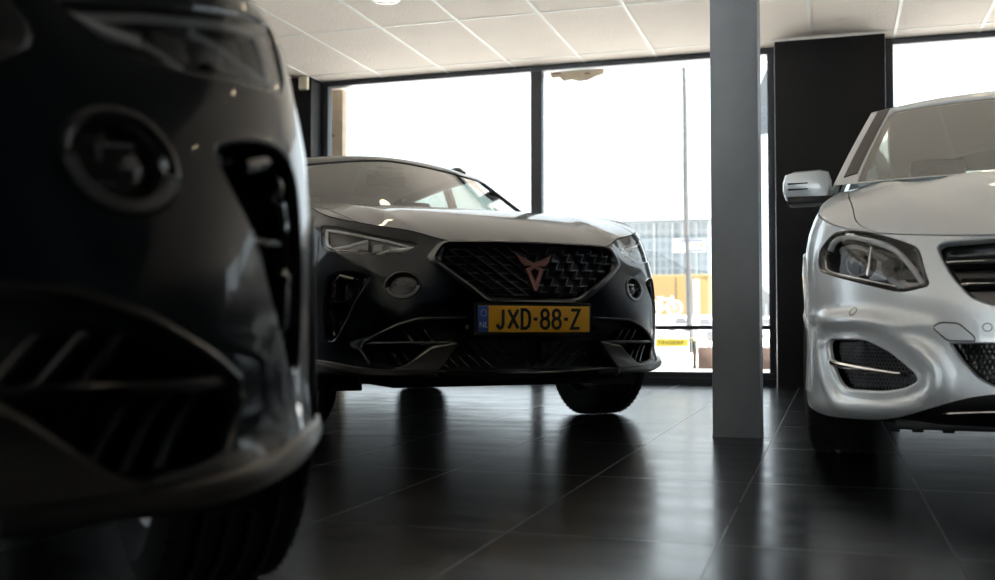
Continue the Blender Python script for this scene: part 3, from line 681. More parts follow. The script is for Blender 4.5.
def side_panels(root, S, zt, u0, cuts, arches, zbot, mats, umax, H):
    """painted flank panels between shut lines, on both sides, over a dark inner skin"""
    names = ['front_fender', 'front_door', 'rear_door', 'rear_quarter', 'tail_panel']
    for sg in (-1, 1):
        edges = [u0] + list(cuts) + [umax]
        for k in range(len(edges)-1):
            a, b_ = edges[k]+.003, edges[k+1]-.003
            if k == len(edges)-2 and sg < 0: continue
            top = [(u, float(zt(np.array([u]))[0])) for u in np.linspace(b_, a, max(3, int((b_-a)/.05)))]
            bot = []; A = [q for q in arches if a < q[0] < b_]
            us = [a, b_]
            if A:
                uc, zc, r = A[0]; h = math.sqrt(max(r*r-(zbot(uc)-zc)**2, 0)); lo, hi = max(a, uc-h), min(b_, uc+h)
                arc = [q for q in arch(uc, zc, r, zbot(uc)) if a-1e-6 <= q[0] <= b_+1e-6]
                if lo > a+.01: bot += [(a, zbot(a)), (lo, zbot(lo))]
                else: bot += [(a, zc+math.sqrt(max(r*r-(a-uc)**2, 0)))]
                bot += [q for q in arc if a+.002 < q[0] < b_-.002 and (q[1] > zbot(uc)+.003)]
                if hi < b_-.01: bot += [(hi, zbot(hi)), (b_, zbot(b_))]
                else: bot += [(b_, zc+math.sqrt(max(r*r-(b_-uc)**2, 0)))]
            else: bot = [(u, zbot(u)) for u in np.linspace(a, b_, 10)]
            nm = names[min(k, 4)]
            if k == len(edges)-2:      # tail runs right across the back
                bot = [(2*umax-u if False else u, z) for u, z in bot]
            P = np.array([(u, z) for u, z in bot + top])
            if k == len(edges)-2:
                for s2 in (-1, 1):
                    m = MB(); m.patch(S, P*(s2, 1), (), .06, edge=.04); m.build('tail_panel', mats['paint'], root)
                continue
            m = MB(); m.patch(S, P*(sg, 1), (), .05, edge=.03); m.loop(S, P*(sg, 1), [(0, 0), (0, -.012)], .05)
            o = m.build(nm, mats['paint'], root)
            if 'door' in nm:
                uc = b_-.16; zc = float(zt(np.array([uc]))[0])-.13; h = MB(); c = S(np.array([[sg*(uc-.10), zc], [sg*(uc-.05), zc+.002], [sg*(uc+.02), zc+.004], [sg*(uc+.09), zc+.004]]), np.array([.004, .03, .03, .004])); h.tube(c, .013, 8); h.build('door_handle', mats['paint'], o)
        # dark inner skin and wheel house
        for (uc, zc, r) in arches:
            pc = S(np.array([[sg*uc, zc]]))[0]; m = MB(); a = np.linspace(-.25, math.pi+.25, 26)
            xs = (pc[0]-sg*.03, pc[0]-sg*.42); y0 = pc[1]
            A = np.stack([np.full(26, xs[0]), y0+(r+.004)*np.cos(a), zc+(r+.004)*np.sin(a)], 1); B = A.copy(); B[:, 0] = xs[1]; m.strip(A, B, False); B2 = B*1; Cn = np.tile(np.array([[xs[1], y0, zc]]), (26, 1)); m.strip(B, Cn, False)
            m.build('wheel_arch_liner', mats['black'], root)
            m = MB(); th = [q for q in arch(uc, zc, r, zbot(uc)+.0)]; th2 = [q for q in arch(uc, zc, r+.05, zbot(uc)+.0)]
            m.raised(S, np.array(th + th2[::-1])*(sg, 1), -.01, .008, .004, .04); m.build('arch_trim', mats['clad'], root)
# ---------------------------------------------------------------- dark blue grey crossover
M['fpaint'] = mat('dark petrol metallic paint', (.0038,.0068,.012), .3, spec=.12, coat=.75, coat_rough=.015, noise=.05, nscale=400)
M['gblack'] = mat('gloss black trim', (.010,.010,.011), .12, coat=.6)
M['fchrome'] = mat('dark chrome trim', (.16,.16,.165), .22, metal=1.)
M['bronze'] = mat('dark bronze satin trim', (.14,.13,.12), .30, metal=.9, noise=.05, nscale=200)
M['copper'] = mat('copper metal', (.36,.17,.15), .35, metal=.85)
M['mesh'] = mat('satin black grille bars', (.16,.165,.175), .28, metal=.85)
M['rubber'] = mat('tyre rubber', (.012,.012,.012), .75, noise=.25, nscale=30)
M['alloy'] = mat('grey alloy', (.20,.20,.205), .35, metal=.9)
M['disc'] = mat('brushed steel disc', (.05,.05,.05), .5, metal=1.)
M['lens'] = glass('clear lamp lens', (.93,.94,.95), 1.1, 1.5)
M['wglass'] = glass('laminated windscreen glass', (.80,.86,.78), 1.5, 1.52)
M['sglass'] = glass('tinted side glass', (.72,.78,.76), 1.4, 1.5)
M['frit'] = mat('black glass border', (.02,.018,.02), .4)
M['liner'] = mat('grey roof lining fabric', (.16,.15,.14), .9, noise=.1)
M['cabin'] = mat('dark seat fabric', (.03,.03,.032), .75, noise=.2, nscale=30)
M['chrome'] = mat('bright chrome', (.75,.76,.78), .10, metal=1.)
M['lampin'] = mat('lamp inner black', (.03,.03,.033), .30, coat=.3)
M['drl'] = mat('milky light guide', (.62,.63,.64), .25, coat=.5)
FM = dict(paint=M['fpaint'], wglass=M['wglass'], sglass=M['sglass'], frit=M['frit'], black=M['dark'], liner=M['liner'], clad=M['dark'], cabin=M['cabin'])
FS = Shell(FPLAN, FZ, FPROF)
_us = np.linspace(0, FS.umax, 240); _zt = NS(_us, ztop(FS, FH, _us))
def fzt(u): return _zt(np.abs(u))
GR = [(-.383,.793),(0,.799),(.383,.793),(.412,.726),(.206,.574),(-.206,.574),(-.412,.726)]
GRO = [(-.405,.808),(0,.812),(.405,.808),(.466,.735),(.220,.549),(-.220,.549),(-.466,.735)]
HLP = [(.500,.797),(.590,.752),(.72,.750),(.95,.770),(1.0,.797),(1.02,.85),(1.045,.893),(.95,.884),(.83,.862),(.66,.830)]
RING = ell((.573,.627), .080, .060, 48)
MOUTH_R = [(.30,.494),(.434,.490),(.511,.486),(.59,.462),(.684,.418),(.735,.390),(.750,.362),(.709,.304),(.56,.284),(.428,.278)]
CURT = [(.705,.664),(.80,.688),(.887,.690),(.940,.662),(.946,.52),(.926,.390),(.875,.392),(.812,.48),(.778,.56),(.748,.602)]
LIPU = NS([0,.43,.57,.70,.88,1.0,1.12],[.266,.278,.281,.285,.308,.318,.325]); LIPL = NS([0,.43,.57,.70,.85,.97,1.12],[.236,.252,.254,.256,.276,.292,.300])
def frame_levels(m, surf, outer, inner, lv):
    n = len(outer); Q = [surf(outer*(1-t)+inner*t, h) for t, h in lv]
    for a, b in zip(Q[:-1], Q[1:]): m.strip(a, b)
def build_crossover(root):
    S = FS; zt = fzt
    UB = 1.12
    def densn(P, k=6): return np.vstack([P[i]+(P[(i+1) % len(P)]-P[i])*np.linspace(0, 1, k, endpoint=False)[:, None] for i in range(len(P))])
    Gd = densn(rnd(S.F(GR), .028, 5)); Go = densn(rnd(S.F(GRO), .034, 5))
    hl = rnd(HLP, .02, 4); mo = rnd(np.vstack([MOUTH_R, mir(MOUTH_R)]), .03, 4); cu = rnd(CURT, .03, 4)
    # front bumper skin with its openings
    top = [(u, float(zt(np.array([u]))[0])-.0045) for u in np.linspace(UB, -UB, 130)]; bot = [(u, float(LIPU(abs(u)))-.012) for u in np.linspace(-UB, UB, 80)]
    holes = [Go, hl, mir(hl), mo, RING, mir(RING), cu, mir(cu)]
    m = MB(); m.patch(S, np.array(bot+top), holes, .018, edge=.012)
    for h in holes[1:]: m.loop(S, h, [(0, 0), (.0035, -.0025), (.005, -.010), (.005, -.045)], .012)
    bp = m.build('front_bumper', M['fpaint'], root)
    m = MB(); m.patch(S, np.array(bot+top)*(.999, 1), (), .06, -.20, edge=.05); m.build('bumper_backing', M['dark'], bp)
    # grille: surround, floor, bars, emblem
    m = MB(); frame_levels(m, S, Go, Gd, [(0, -.012), (0, .004), (.12, .010), (.55, .012), (.80, .007), (1., -.004), (1.02, -.05)]); gf = m.build('grille_surround', M['fchrome'], root, angle=50)
    m = MB(); m.patch(S, Gd, (), .03, -.045); m.build('grille_floor', M['dark'], gf)
    m = MB(); Gi = shrink(Gd, .004)
    def bar(p, q, w=.0035, d0=-.040, d1=-.012, k=5):
        t = np.linspace(0, 1, k); P = np.array(p)*(1-t)[:, None]+np.array(q)*t[:, None]; okk = inside(P, Gi)
        if not okk.any(): return
        t2 = np.linspace(0, 1, 25); P = np.array(p)*(1-t2)[:, None]+np.array(q)*t2[:, None]; ok2 = inside(P, Gi)
        if ok2.sum() < 3: return
        P = P[ok2]; d = P[-1]-P[0]; nrm = np.array((-d[1], d[0])); nrm /= max(np.linalg.norm(nrm), 1e-9); P = P[[0, len(P)//2, -1]]
        A, B = P+nrm*w, P-nrm*w
        Q = [S(A, d0), S(A, d1), S(B, d1), S(B, d0)]
        for i in range(3): m.strip(Q[i], Q[i+1], False)
    for r_ in range(8):                     # right half: stepped zigzags
        z = .800 - .0335*r_
        for c in range(-4, 8):
            xa = .045 + .072*c + .0215*r_
            if xa < -.01: continue
            bar((xa, z), (xa+.036, z), .0026, d1=-.008); bar((xa+.036, z), (xa+.0215, z-.0335), .0022, d1=-.012)
    for c in range(-9, 8):                  # other half: long diagonals with faint cross bars
        x = -.42 + .068*c
        P0, P1 = np.array((x, .81)), np.array((x+.36, .565)); L_ = P0+(P1-P0)*np.linspace(0, 1, 60)[:, None]; L_ = L_[L_[:, 0] < -.012]
        if len(L_) > 2: bar(L_[0], L_[-1], .0020, d1=-.010)
    for r_ in range(7): bar((-.42, .783-.0335*r_), (-.015, .783-.0335*r_), .0016, d1=-.020)
    m.build('grille_bars', M['mesh'], gf)
    c0 = S(np.array([[0, .700]]), -.002)[0]; n0 = S.normal(np.array([[0, .70]]))[0]; ez = np.array((0, -n0[2], n0[1])); ez *= np.sign(ez[2])
    def emb(pts, y0): return [c0 + np.array((x, 0, 0)) + ez*z + n0*y0 for x, z in pts]
    m = MB()
    for sg in (1, -1):
        m.poly(emb([(sg*x, z) for x, z in [(0,.022),(.082,.058),(.062,.022),(.048,.010),(.020,.012),(.018,.008),(.043,-.004),(.030,-.030),(.006,-.094),(0,-.094),(0,-.060),(.020,-.012),(0,.000)]], -.006), n0*.016)
    m.build('emblem', M['copper'], gf, angle=20, fix=True)
    # headlamps
    for sg in (-1, 1):
        H_ = hl*(sg, 1); m = MB(); m.patch(S, H_, (), .03, -.055); m.loop(S, H_, [(.004, -.004), (.008, -.05)], .03); lh = m.build('headlight', M['lampin'], root)
        m = MB(); m.patch(S, shrink(H_, .003), (), .025, -.004); m.build('lens', M['lens'], lh)
        m = MB()
        def line(pts, r=.006, d=-.018): P = dens(np.array(pts)*(sg, 1), .02, False); m.tube(S(P, d), r, 8)
        line([(.55,.790),(.66,.818),(.83,.850),(.95,.868),(1.012,.876)]); line([(1.012,.872),(.985,.81),(.945,.787)], .007); line([(.945,.787),(.85,.800),(.76,.822)], .007); m.build('light_strip', M['drl'], lh)
        m = MB(); line([(.575,.765),(.72,.764),(.93,.782),(.99,.802)], .0035, -.012); line([(.53,.790),(.58,.765)], .003, -.012); m.build('inner_trim', M['fchrome'], lh)
        m = MB(); line([(.525,.783),(.60,.776),(.635,.774)], .007, -.008); line([(.645,.776),(.70,.757)], .004, -.008); m.build('glint_bar', M['white'], lh)  # white bars stand in for a streak of light reflected in the lamp
        for k, (u, z) in enumerate([(.625,.778),(.70,.787),(.775,.792)]):
            p = S(np.array([[sg*u, z]]), -.035)[0]; nn = S.normal(np.array([[sg*u, z]]))[0]; q = Matrix.Translation((0,0,0)) @ Vector(nn).to_track_quat('Z', 'Y').to_matrix().to_4x4()
            m = MB(); m.box(p, (.045, .034, .05), q, bev=.006); m.box(p+nn*.026, (.034, .024, .004), q, bev=.001); m.build('projector', M['alloy'], lh)
        # round sensor lamp
        RR = RING*(sg, 1); m = MB(); m.loop(S, RR, [(0, -.006), (.004, .002), (.010, .003), (.017, -.004), (.022, -.028)], .012); m.patch(S, shrink(RR, .020), (), .012, -.028); rl = m.build('round_lamp', M['gblack'], root, angle=60)
        lo = ell((.573,.627), .074, .056, 60); cres = np.array([p for p in lo if True]); c1 = np.array([(.573+.074*math.cos(a), .627+.056*math.sin(a)) for a in np.linspace(R(185), R(345), 30)]); c2 = np.array([(.573+.060*math.cos(a), .629+.045*math.sin(a)) for a in np.linspace(R(345), R(185), 30)])
        m = MB(); m.raised(S, np.vstack([c1, c2])*(sg, 1), -.006, .0045, .0015, .02); m.build('ring_crescent', M['alloy'], rl)
        m = MB(); cc = np.array((.573,.627))
        for rr_, hh in ((1., -.022),): m.patch(lambda P, off=0.: S(P, -.020 + .016*np.clip(1-(((P-cc*(sg,1))/(.056,.042))**2).sum(1), 0, 1)), ell(cc*(sg, 1), .055, .041, 40), (), .012) if False else None
        class Dome:
            def __call__(s, P, off=0.): P = np.atleast_2d(P); return S(P, -.020 + .016*np.clip(1-(((P-cc*(sg, 1))/(.056, .042))**2).sum(1), 0, 1))
            def normal(s, P): e = 1e-3; a = s(P+(e, 0))-s(P-(e, 0)); b = s(P+(0, e))-s(P-(0, e)); n = np.cross(a, b); return n/np.maximum(np.linalg.norm(n, axis=1, keepdims=True), 1e-12)
        m.patch(Dome(), ell(cc*(sg, 1), .055, .041, 40), (), .010); m.build('lens', M['lens'], rl)
        for u, z, w_, h_ in ((.560,.640,.006,.022),(.575,.650,.05,.005),(.60,.632,.012,.012),(.56,.605,.03,.005)):
            m = MB(); p = S(np.array([[sg*u, z]]), -.024)[0]; m.box(p, (w_, .006, h_), bev=.001); m.build('lamp_detail', M['chrome'], rl)
        # air curtain
        CC = cu*(sg, 1); m = MB(); m.patch(S, CC, (), .03, -.05); m.loop(S, CC, [(.005, -.012), (.009, -.05)], .03); ac = m.build('air_curtain', M['gblack'], root)
        m = MB(); m.raised(S, np.array([(.792,.566),(.930,.566),(.930,.556),(.797,.556)])*(sg, 1), -.05, -.015, .002); m.build('slat', M['gblack'], ac)
        m = MB(); P = dens(np.array([(.80,.655),(.87,.670),(.90,.64),(.905,.52),(.885,.42)])*(sg, 1), .02, False); m.tube(S(P, -.020), .012, 8); m.build('duct_edge', M['gblack'], ac)
        # corner intake: winglet, blade, slats
        m = MB(); wg = rnd([(.334,.386),(.352,.390),(.452,.374),(.560,.296),(.60,.286),(.56,.272),(.425,.272)], .01, 3); m.raised(S, wg*(sg, 1), -.07, .012, .006, .02); wl_ = m.build('winglet', M['bronze'], root)
        m = MB(); m.raised(S, rnd([(.345,.395),(.70,.393),(.728,.386),(.70,.381),(.45,.380),(.345,.385)], .003, 2)*(sg, 1), -.06, .002, .002, .02); m.build('blade', M['fchrome'], wl_)
        m = MB()
        for k in range(7):
            u = .44 + .045*k
            for (z0, z1, du) in ((.395, .445, .04), (.300, .374, .06)):
                a = np.array([(u, z0), (u+du, z1)]); ok = inside(a*(1, 1), shrink(rnd(MOUTH_R+[(.30,.30)], .01), .006))
                if ok.all() and (z0 > .39 or u > .50):
                    w_ = .007; P = np.array([(u-w_, z0), (u+w_, z0), (u+du+w_, z1), (u+du-w_, z1)])*(sg, 1); m.raised(S, P, -.06, -.012, .002, .03)
        if m.v: m.build('intake_slats', M['gblack'], wl_)
    # lower mouth: floor, mesh, bezel
    m = MB(); m.patch(S, dens(mo, .03), (), .04, -.075); m.loop(S, mo, [(.005, -.04), (.006, -.075)], .03); lm = m.build('lower_grille', M['dark'], root)
    m = MB()
    for k in range(13):
        for sg in (-1, 1):
            for (a, b_) in (((sg*(.02+.05*k-.10), .30), (sg*(.02+.05*k+.02), .40)), ((sg*(.02+.05*k-.02), .40), (sg*(.02+.05*k-.12), .49))):
                P = np.array([a, b_]); 
                if inside(P, shrink(mo, .01)).all() and abs(a[0]) < .42: m.tube(S(P, -.058), .003, 6)
    for z in (.34, .40, .45): m.tube(S(np.stack([np.linspace(-.40, .40, 20), np.full(20, z)], 1), -.058), .003, 6)
    m.build('grille_mesh', M['gblack'], lm)
    m = MB(); m.raised(S, rnd([(.055,.395),(.095,.395),(.095,.318),(.055,.318)], .006), -.075, -.03, .004); m.build('radar_cover', M['gblack'], lm)
    for sg in (-1, 1): m = MB(); P = dens(np.array(MOUTH_R[:8]), .02, False); m.tube(S(P*(sg, 1), -.002), np.linspace(.006, .0065, len(P)), 8); m.build('mouth_bezel', M['bronze'], lm)
    for sg in (-1, 1):
        m = MB(); p = S(np.array([[sg*.30, .452]]), .0)[0]; m.lathe([(0,-.010),(.010,-.010),(.013,-.004),(.013,.02)], p, 'y', 20); m.build('parking_sensor', M['gblack'], lm)
    # lip and valance
    us = np.linspace(-1.12, 1.12, 90)
    for nm, a, b_, mt in (('front_lip', -1.12, -.43, 'bronze'), ('front_lip', .43, 1.12, 'bronze'), ('front_splitter', -.43, .43, 'gblack')):
        u = np.linspace(a, b_, 46); P = np.array([(q, float(LIPL(abs(q)))) for q in u] + [(q, float(LIPU(abs(q)))) for q in u[::-1]])
        m = MB(); m.raised(S, P, -.03, .010, .005, .03); m.build(nm, M[mt], root)
    m = MB(); zl = LIPL(np.abs(us))+.004; rows = [S(np.stack([us, zl+(.184-zl)*t], 1), -.004-.006*t-.20*t**1.6*np.clip(1.25-np.abs(us)*.6, .4, 1)) for t in np.linspace(0, 1, 7)]
    for a, b_ in zip(rows[:-1], rows[1:]): m.strip(a, b_, False)
    m.build('valance', M['dark'], root)
    m = MB(); m.box((0, 2.3, .225), (1.30, 3.9, .03), bev=.01); m.box((0, .62, .203), (1.0, .5, .03), bev=.01)
    m.build('undertray', M['dark'], root)
    for sg in (-1, 1): m = MB(); m.box((sg*.70, .56, .205), (.24, .03, .07), bev=.008); m.build('wheel_deflector', M['dark'], root)
    # plate
    pl = MB(); yp = -.016; pl.box((0, yp+.012, .4874), (.548, .02, .138), bev=.006); ph = pl.build('plate_holder', M['dark'], root)
    pl = MB(); pl.box((0, yp, .4874), (.520, .008, .110), bev=.002); lp = pl.build('license_plate', mat('yellow plate', (.95,.50,.02), .35, noise=.03), root)
    b = MB(); b.box((-.2375, yp-.0005, .4874), (.045, .0085, .108), bev=.001); b.build('plate_band', mat('blue plate band', (.02,.09,.36), .35), lp)
    b = MB(); yl = yp-.0048
    def glyph(ch, x, w, h):
        g = {'J': [[(.75,1),(.75,.25),(.62,.06),(.38,0),(.15,.08),(.05,.22)]], 'X': [[(0,1),(1,0)], [(1,1),(0,0)]], 'D': [[(.08,0),(.08,1),(.5,1),(.82,.88),(.95,.6),(.95,.4),(.82,.12),(.5,0),(.08,0)]],
             '-': [[(0,.5),(1,.5)]], 'Z': [[(.02,1),(.98,1),(.02,0),(1,0)]],
             '8': [[(.5+.40*math.sin(a), .76+.24*math.cos(a)) for a in np.linspace(0, 2*math.pi, 21)], [(.5+.47*math.sin(a), .27+.27*math.cos(a)) for a in np.linspace(0, 2*math.pi, 21)]]}[ch]
        for st in g:
            P = np.array(st)*(w, h)+(x, .4874-h/2); n = len(P); cl = np.allclose(P[0], P[-1]); T = np.gradient(P, axis=0)
            if cl: T[0] = T[-1] = P[1]-P[-2]
            sT = np.diff(P, axis=0); sT /= np.linalg.norm(sT, axis=1, keepdims=True); Nn = []
            for i in range(n):
                a = sT[i-1] if i > 0 else (sT[-1] if cl else sT[0]); c = sT[i] if i < n-1 else (sT[0] if cl else sT[-1]); q = a+c; l = q @ q
                q = np.array((-q[1], q[0]))*2/max(l, 1.2); Nn.append(q)
            Nn = np.array(Nn)*.0068; A, B = P+Nn, P-Nn; f = lambda Q, y: np.stack([Q[:, 0], np.full(n, y), Q[:, 1]], 1)
            b.strip(f(A, yl), f(B, yl), False); b.strip(f(A, yl), f(A, yl+.004), False); b.strip(f(B, yl), f(B, yl+.004), False)
    x = -.178
    for ch, w_ in zip('JXD-88-Z', (.040,.045,.043,.020,.041,.041,.020,.043)): glyph(ch, x, w_*.97, .078); x += w_*.97+.0150
    b.build('lettering', M['dark'], lp, fix=True)
    V, F = text_mesh('NL', .034, .0006); b = MB(); b.add(np.stack([-.2375+V[:, 0]*.95, yl-.0012-V[:, 2], .462+V[:, 1]], 1), F)
    for k in range(12): a = k*math.pi/6; b.box((-.2375+.013*math.cos(a), yl-.001, .512+.013*math.sin(a)), (.003, .001, .003))
    b.build('band_lettering', mat('pale blue plate print', (.55,.65,.8), .4), lp)
    # flanks
    UC1, UC2 = 1.425+.07, 1.425+.07+2.68
    zb = lambda u: .30 if u < 1.95 or u > 3.7 else .22
    side_panels(root, S, lambda u: zt(u)-.004, UB, (2.02, 3.12, 3.80, 4.75), [(UC1, .345, .375), (UC2, .345, .375)], zb, FM, S.umax, FH)
    for sg in (-1, 1):
        m = MB(); P = np.array([(u, .20) for u in np.linspace(1.88, 3.80, 30)] + [(u, .30) for u in np.linspace(3.80, 1.88, 30)])*(sg, 1); m.raised(S, P, -.02, .006, .004, .06); m.build('sill_trim', M['dark'], root)
        for yc in (.87, 3.55): wheel(root, sg*.795, yc, .342, .235, .235, sg, 5, M['rubber'], M['alloy'], M['disc'])
        m = MB(); P = rnd([(4.72,.86),(5.735,.87),(5.735,.80),(4.78,.80)], .01)*(sg, 1); m.raised(S, P, -.01, .006, .003, .05); m.build('tail_light', mat('red tail lens', (.35,.01,.01), .2, coat=.5), root)
    m = MB(); P = [(u, .20) for u in np.linspace(4.75, 5.735, 14)]; 
    # bonnet and fender tops
    xs = NS([-.1,0,.05,.12,.22,.40,.70,1.0,1.35],[.30,.385,.43,.52,.63,.70,.735,.745,.745])
    cowl = lambda x: 1.17 + .55*x*x
    B = S(np.stack([np.linspace(-2.1, 2.1, 700), zt(np.linspace(-2.1, 2.1, 700))-.001], 1))[:, :2]
    T = Top(FH); e = .003
    ins = B[np.abs(B[:, 0]) < xs(B[:, 1])-e]
    yi = float(np.abs(ins[:, 1]).max()); yy = np.linspace(yi+.004, cowl(.745)-.03, 26)
    hr = [(float(xs(y))-e, y) for y in yy]; co = [(x, cowl(x)-.03) for x in np.linspace(.70, -.70, 20)]
    bo = np.vstack([ins, hr, co, [(-a, b_) for a, b_ in hr[::-1]]])
    m = MB(); m.patch(T, bo, (), .035, edge=.015); m.loop(T, bo, [(0, 0), (.002, -.006), (.004, -.03)], .02); m.build('bonnet', M['fpaint'], root)
    for sg in (-1, 1):
        Bp = B[B[:, 0]*sg > 0]*(sg, 1); Bp = Bp[np.argsort(Bp[:, 1])]; o_ = Bp[Bp[:, 0] > xs(Bp[:, 1])+e]
        y0, y1 = o_[0, 1]+.004, o_[-1, 1]; inn = [(float(xs(min(y, 1.35)))+e if y < cowl(.745)-.03 else .70, y) for y in np.linspace(y1, y0, 40)]
        P = np.vstack([o_, inn])*(sg, 1); m = MB(); m.patch(T, P, (), .03, edge=.015); m.loop(T, P, [(0, 0), (.002, -.006), (.004, -.02)], .02); m.build('fender_top', M['fpaint'], root)
        # shoulder ledge under the side windows
        uu = np.linspace(1.9, 4.75, 60); q = S(np.stack([uu, zt(uu)-.001], 1))[:, :2]; P = np.vstack([q, (q-(.16, 0))[::-1]])*(sg, 1); m = MB(); m.patch(T, P, (), .05, edge=.04); m.build('shoulder_ledge', M['fpaint'], root)
    # cowl panel and wipers
    P = np.array([(x, cowl(x)-.04) for x in np.linspace(-.72, .72, 20)] + [(x, cowl(x)+.05) for x in np.linspace(.72, -.72, 20)]); m = MB(); m.patch(T, P, (), .05, -.028); m.build('cowl_panel', M['dark'], root)
    def Tf(x, y):
        x = np.abs(x); w = 1.05 + .485*(y-1.17-.52*x**1.6); r = 1.505 - .035*((y-2.55)/.9)**2 - .10*(x/.62)**2.2*.55; q = 1.04 + .62*(4.22-.25*x*x-y)
        k = .045
        def sm(a, b): h = np.clip(.5+.5*(b-a)/k, 0, 1); return b*(1-h)+a*h-k*h*(1-h)
        return sm(sm(w, r), q)
    belt = NS([1.2,1.7,2.4,3.2,3.8,4.3],[1.05,1.07,1.085,1.10,1.12,1.13])
    xb = NS([1.1,1.6,2.2,3.0,3.6,4.0,4.3],[.765,.79,.80,.79,.745,.68,.60])
    sf = lambda y, z: xb(np.asarray(y)) - .36*(np.asarray(z)-1.05)
    spec = dict(yA=1.52, yB=2.06, yD=4.12, cowl=lambda x: cowl(x) if abs(x) < 2 else 0, tail=lambda x: 4.16-.06*x*x, header=lambda x: 2.00+.28*x*x, pillar=.022, rear=(3.55, 4.05),
                belt=belt, wins=[(1.72, 2.28, 2.66, 2.66), (2.74, 2.74, 3.40, 3.46), (3.54, 3.48, 3.66, 3.86)], frit=.035)
    Tp, xr, zr = canopy_build(root, S, FH, Tf, sf, FM, spec)
    m = MB(); q = chaikin([(-.20,2.02),(.20,2.02),(.17,1.90),(.06,1.84),(-.06,1.84),(-.17,1.90)], 2); m.patch(Tp, q, (), .03, -.014); m.box((0, 1.96, 1.375), (.16, .12, .05), bev=.015); m.build('mirror_base', mat('mauve grey plastic', (.05,.04,.045), .5), root)
    m = MB(); m.box((0, 1.99, 1.325), (.24, .03, .065), Matrix.Rotation(R(-8), 4, 'X'), bev=.012); m.build('interior_mirror', M['dark'], root)
    for sg in (-1, 1):
        P = np.array([(float(xr(y))-.0, y) for y in np.linspace(1.54, 2.10, 20)]+[(float(xr(y))-.026, y) for y in np.linspace(2.10, 1.54, 20)])*(sg, 1); m = MB(); m.raised(Tp, P, -.004, .003, .001, .03); m.build('pillar_trim', M['dark'], root)
    cabin(root, FM, 1.50, 1.02, .66, 0, [(-.37, 2.18), (.37, 2.18)], 1)
    for sg in (-1, 1):
        m = MB(); yy = np.linspace(2.25, 3.75, 24); zz = .035*np.clip(np.minimum(yy-2.25, 3.75-yy)/.10, 0, 1)
        m.tube([(sg*(float(xr(y))-.055), y, float(Tp(np.array([[float(xr(y))-.055, y]]))[0, 2])+z) for y, z in zip(yy, zz)], .014, 8); m.build('roof_rail', M['gblack'], root)
        m = MB(); a = np.array((sg*.05 if sg > 0 else -.62, cowl(.3)+.02, 1.075)); 
        p = [(sg*.12+x_, cowl(sg*.12+x_)+.01+.02, float(Tf(np.array([sg*.12+x_]), np.array([cowl(sg*.12+x_)+.03]))[0])+.012) for x_ in np.linspace(-.5, .28, 10)]; m.tube(p, .007, 6); m.build('wiper', M['dark'], root)
        # door mirror
        m = MB(); c = np.array((sg*.98, 1.80, 1.075)); bm = MB(); bm.box((0, 0, 0), (.22, .16, .13), bev=.045); V = np.vstack(bm.v); V[:, 1] += .04*(np.abs(V[:, 0]))/.11; m.add(V+c, bm.f); mr = m.build('door_mirror', M['fpaint'], root)
        m = MB(); m.tube([(sg*.80, 1.80, 1.0), (sg*.90, 1.80, 1.01), (sg*.95, 1.80, 1.03)], (.03, .025, .03), 10); m.build('mirror_foot', M['dark'], mr)
        m = MB(); m.box(c+(0, .088, 0), (.18, .012, .10), bev=.005); m.build('mirror_glass', M['chrome'], mr)
MIDP = (.151, 4.477, R(24.15)); NEARP = (-.8425, .780, R(27.3))
car = thing('crossover_car', 'dark blue grey crossover with yellow number plate, standing before the window', 'car', (MIDP[0], MIDP[1], 0), MIDP[2], 'dark crossovers')
build_crossover(car)
near = copy_tree(car, ('license_plate', 'plate_holder'))
near.location = (NEARP[0], NEARP[1], 0); near.rotation_euler = (0, 0, NEARP[2])
tag(near, 'blurred dark crossover front cropped by the frame, nearest the camera', 'car', 'dark crossovers')
# ---------------------------------------------------------------- compact silver car
MZ = [.15, .19, .24, .32, .42, .52, .62, .72, .82, .92, 1.02]
MPLAN = [(0,0),(.2,.010),(.4,.045),(.55,.10),(.67,.175),(.76,.27),(.825,.39),(.862,.52),(.883,.68),(.892,.86),(.893,1.2),(.893,1.9),(.893,2.6),
         (.89,3.2),(.87,3.7),(.82,4.05),(.74,4.26),(.55,4.36),(.25,4.39),(0,4.39)]
MPROF = {0: [-.10,-.03,-.006,0,0,-.004,-.02,-.05,-.09,-.16,-.27],
         3: [-.10,-.03,-.004,0,0,-.004,-.02,-.05,-.09,-.15,-.25],
         5: [-.05,-.008,.002,.004,0,-.002,-.010,-.03,-.06,-.11,-.20],
         7: [-.025,.0,.006,.004,0,0,-.002,-.01,-.035,-.09,-.18],
         9: [-.03,.0,.004,.004,.002,.004,.006,0,-.022,-.082,-.17],
         11:[-.12,-.08,-.05,-.03,-.025,-.02,-.01,0,-.014,-.045,-.09],
         13:[-.08,-.04,-.01,0,0,.004,.010,.010,.0,-.03,-.08],
         15:[-.10,-.06,-.03,-.01,0,0,0,0,-.005,-.02,-.05],
         19:[-.14,-.09,-.05,-.02,0,0,0,-.01,-.02,-.04,-.06]}
_mc = NS([-.05,0,.05,.12,.26,.5,.8,1.05,1.5],[.67,.694,.711,.745,.815,.912,.998,1.045,1.10])
def MHt(x, y):
    x = np.abs(x); z = _mc(y) - .105*(x/.88)**2.2 - .02*sstep(y, 1.3, 3.)*(1-(x/.88)**2)
    xr = .50 + .12*np.clip(y, 0, 1.)
    return z + .010*np.exp(-((x-xr)/.05)**2)*sstep(y, .12, .4) - .012*np.exp(-((x-xr+.14)/.08)**2)*sstep(y, .12, .4)
M['silver'] = mat('silver metallic paint', (.86,.92,.98), .33, metal=.36, coat=1., coat_rough=.02, noise=.04, nscale=500)
M['glens'] = glass('clear moulded lamp glass', (.97,.975,.98), .8)
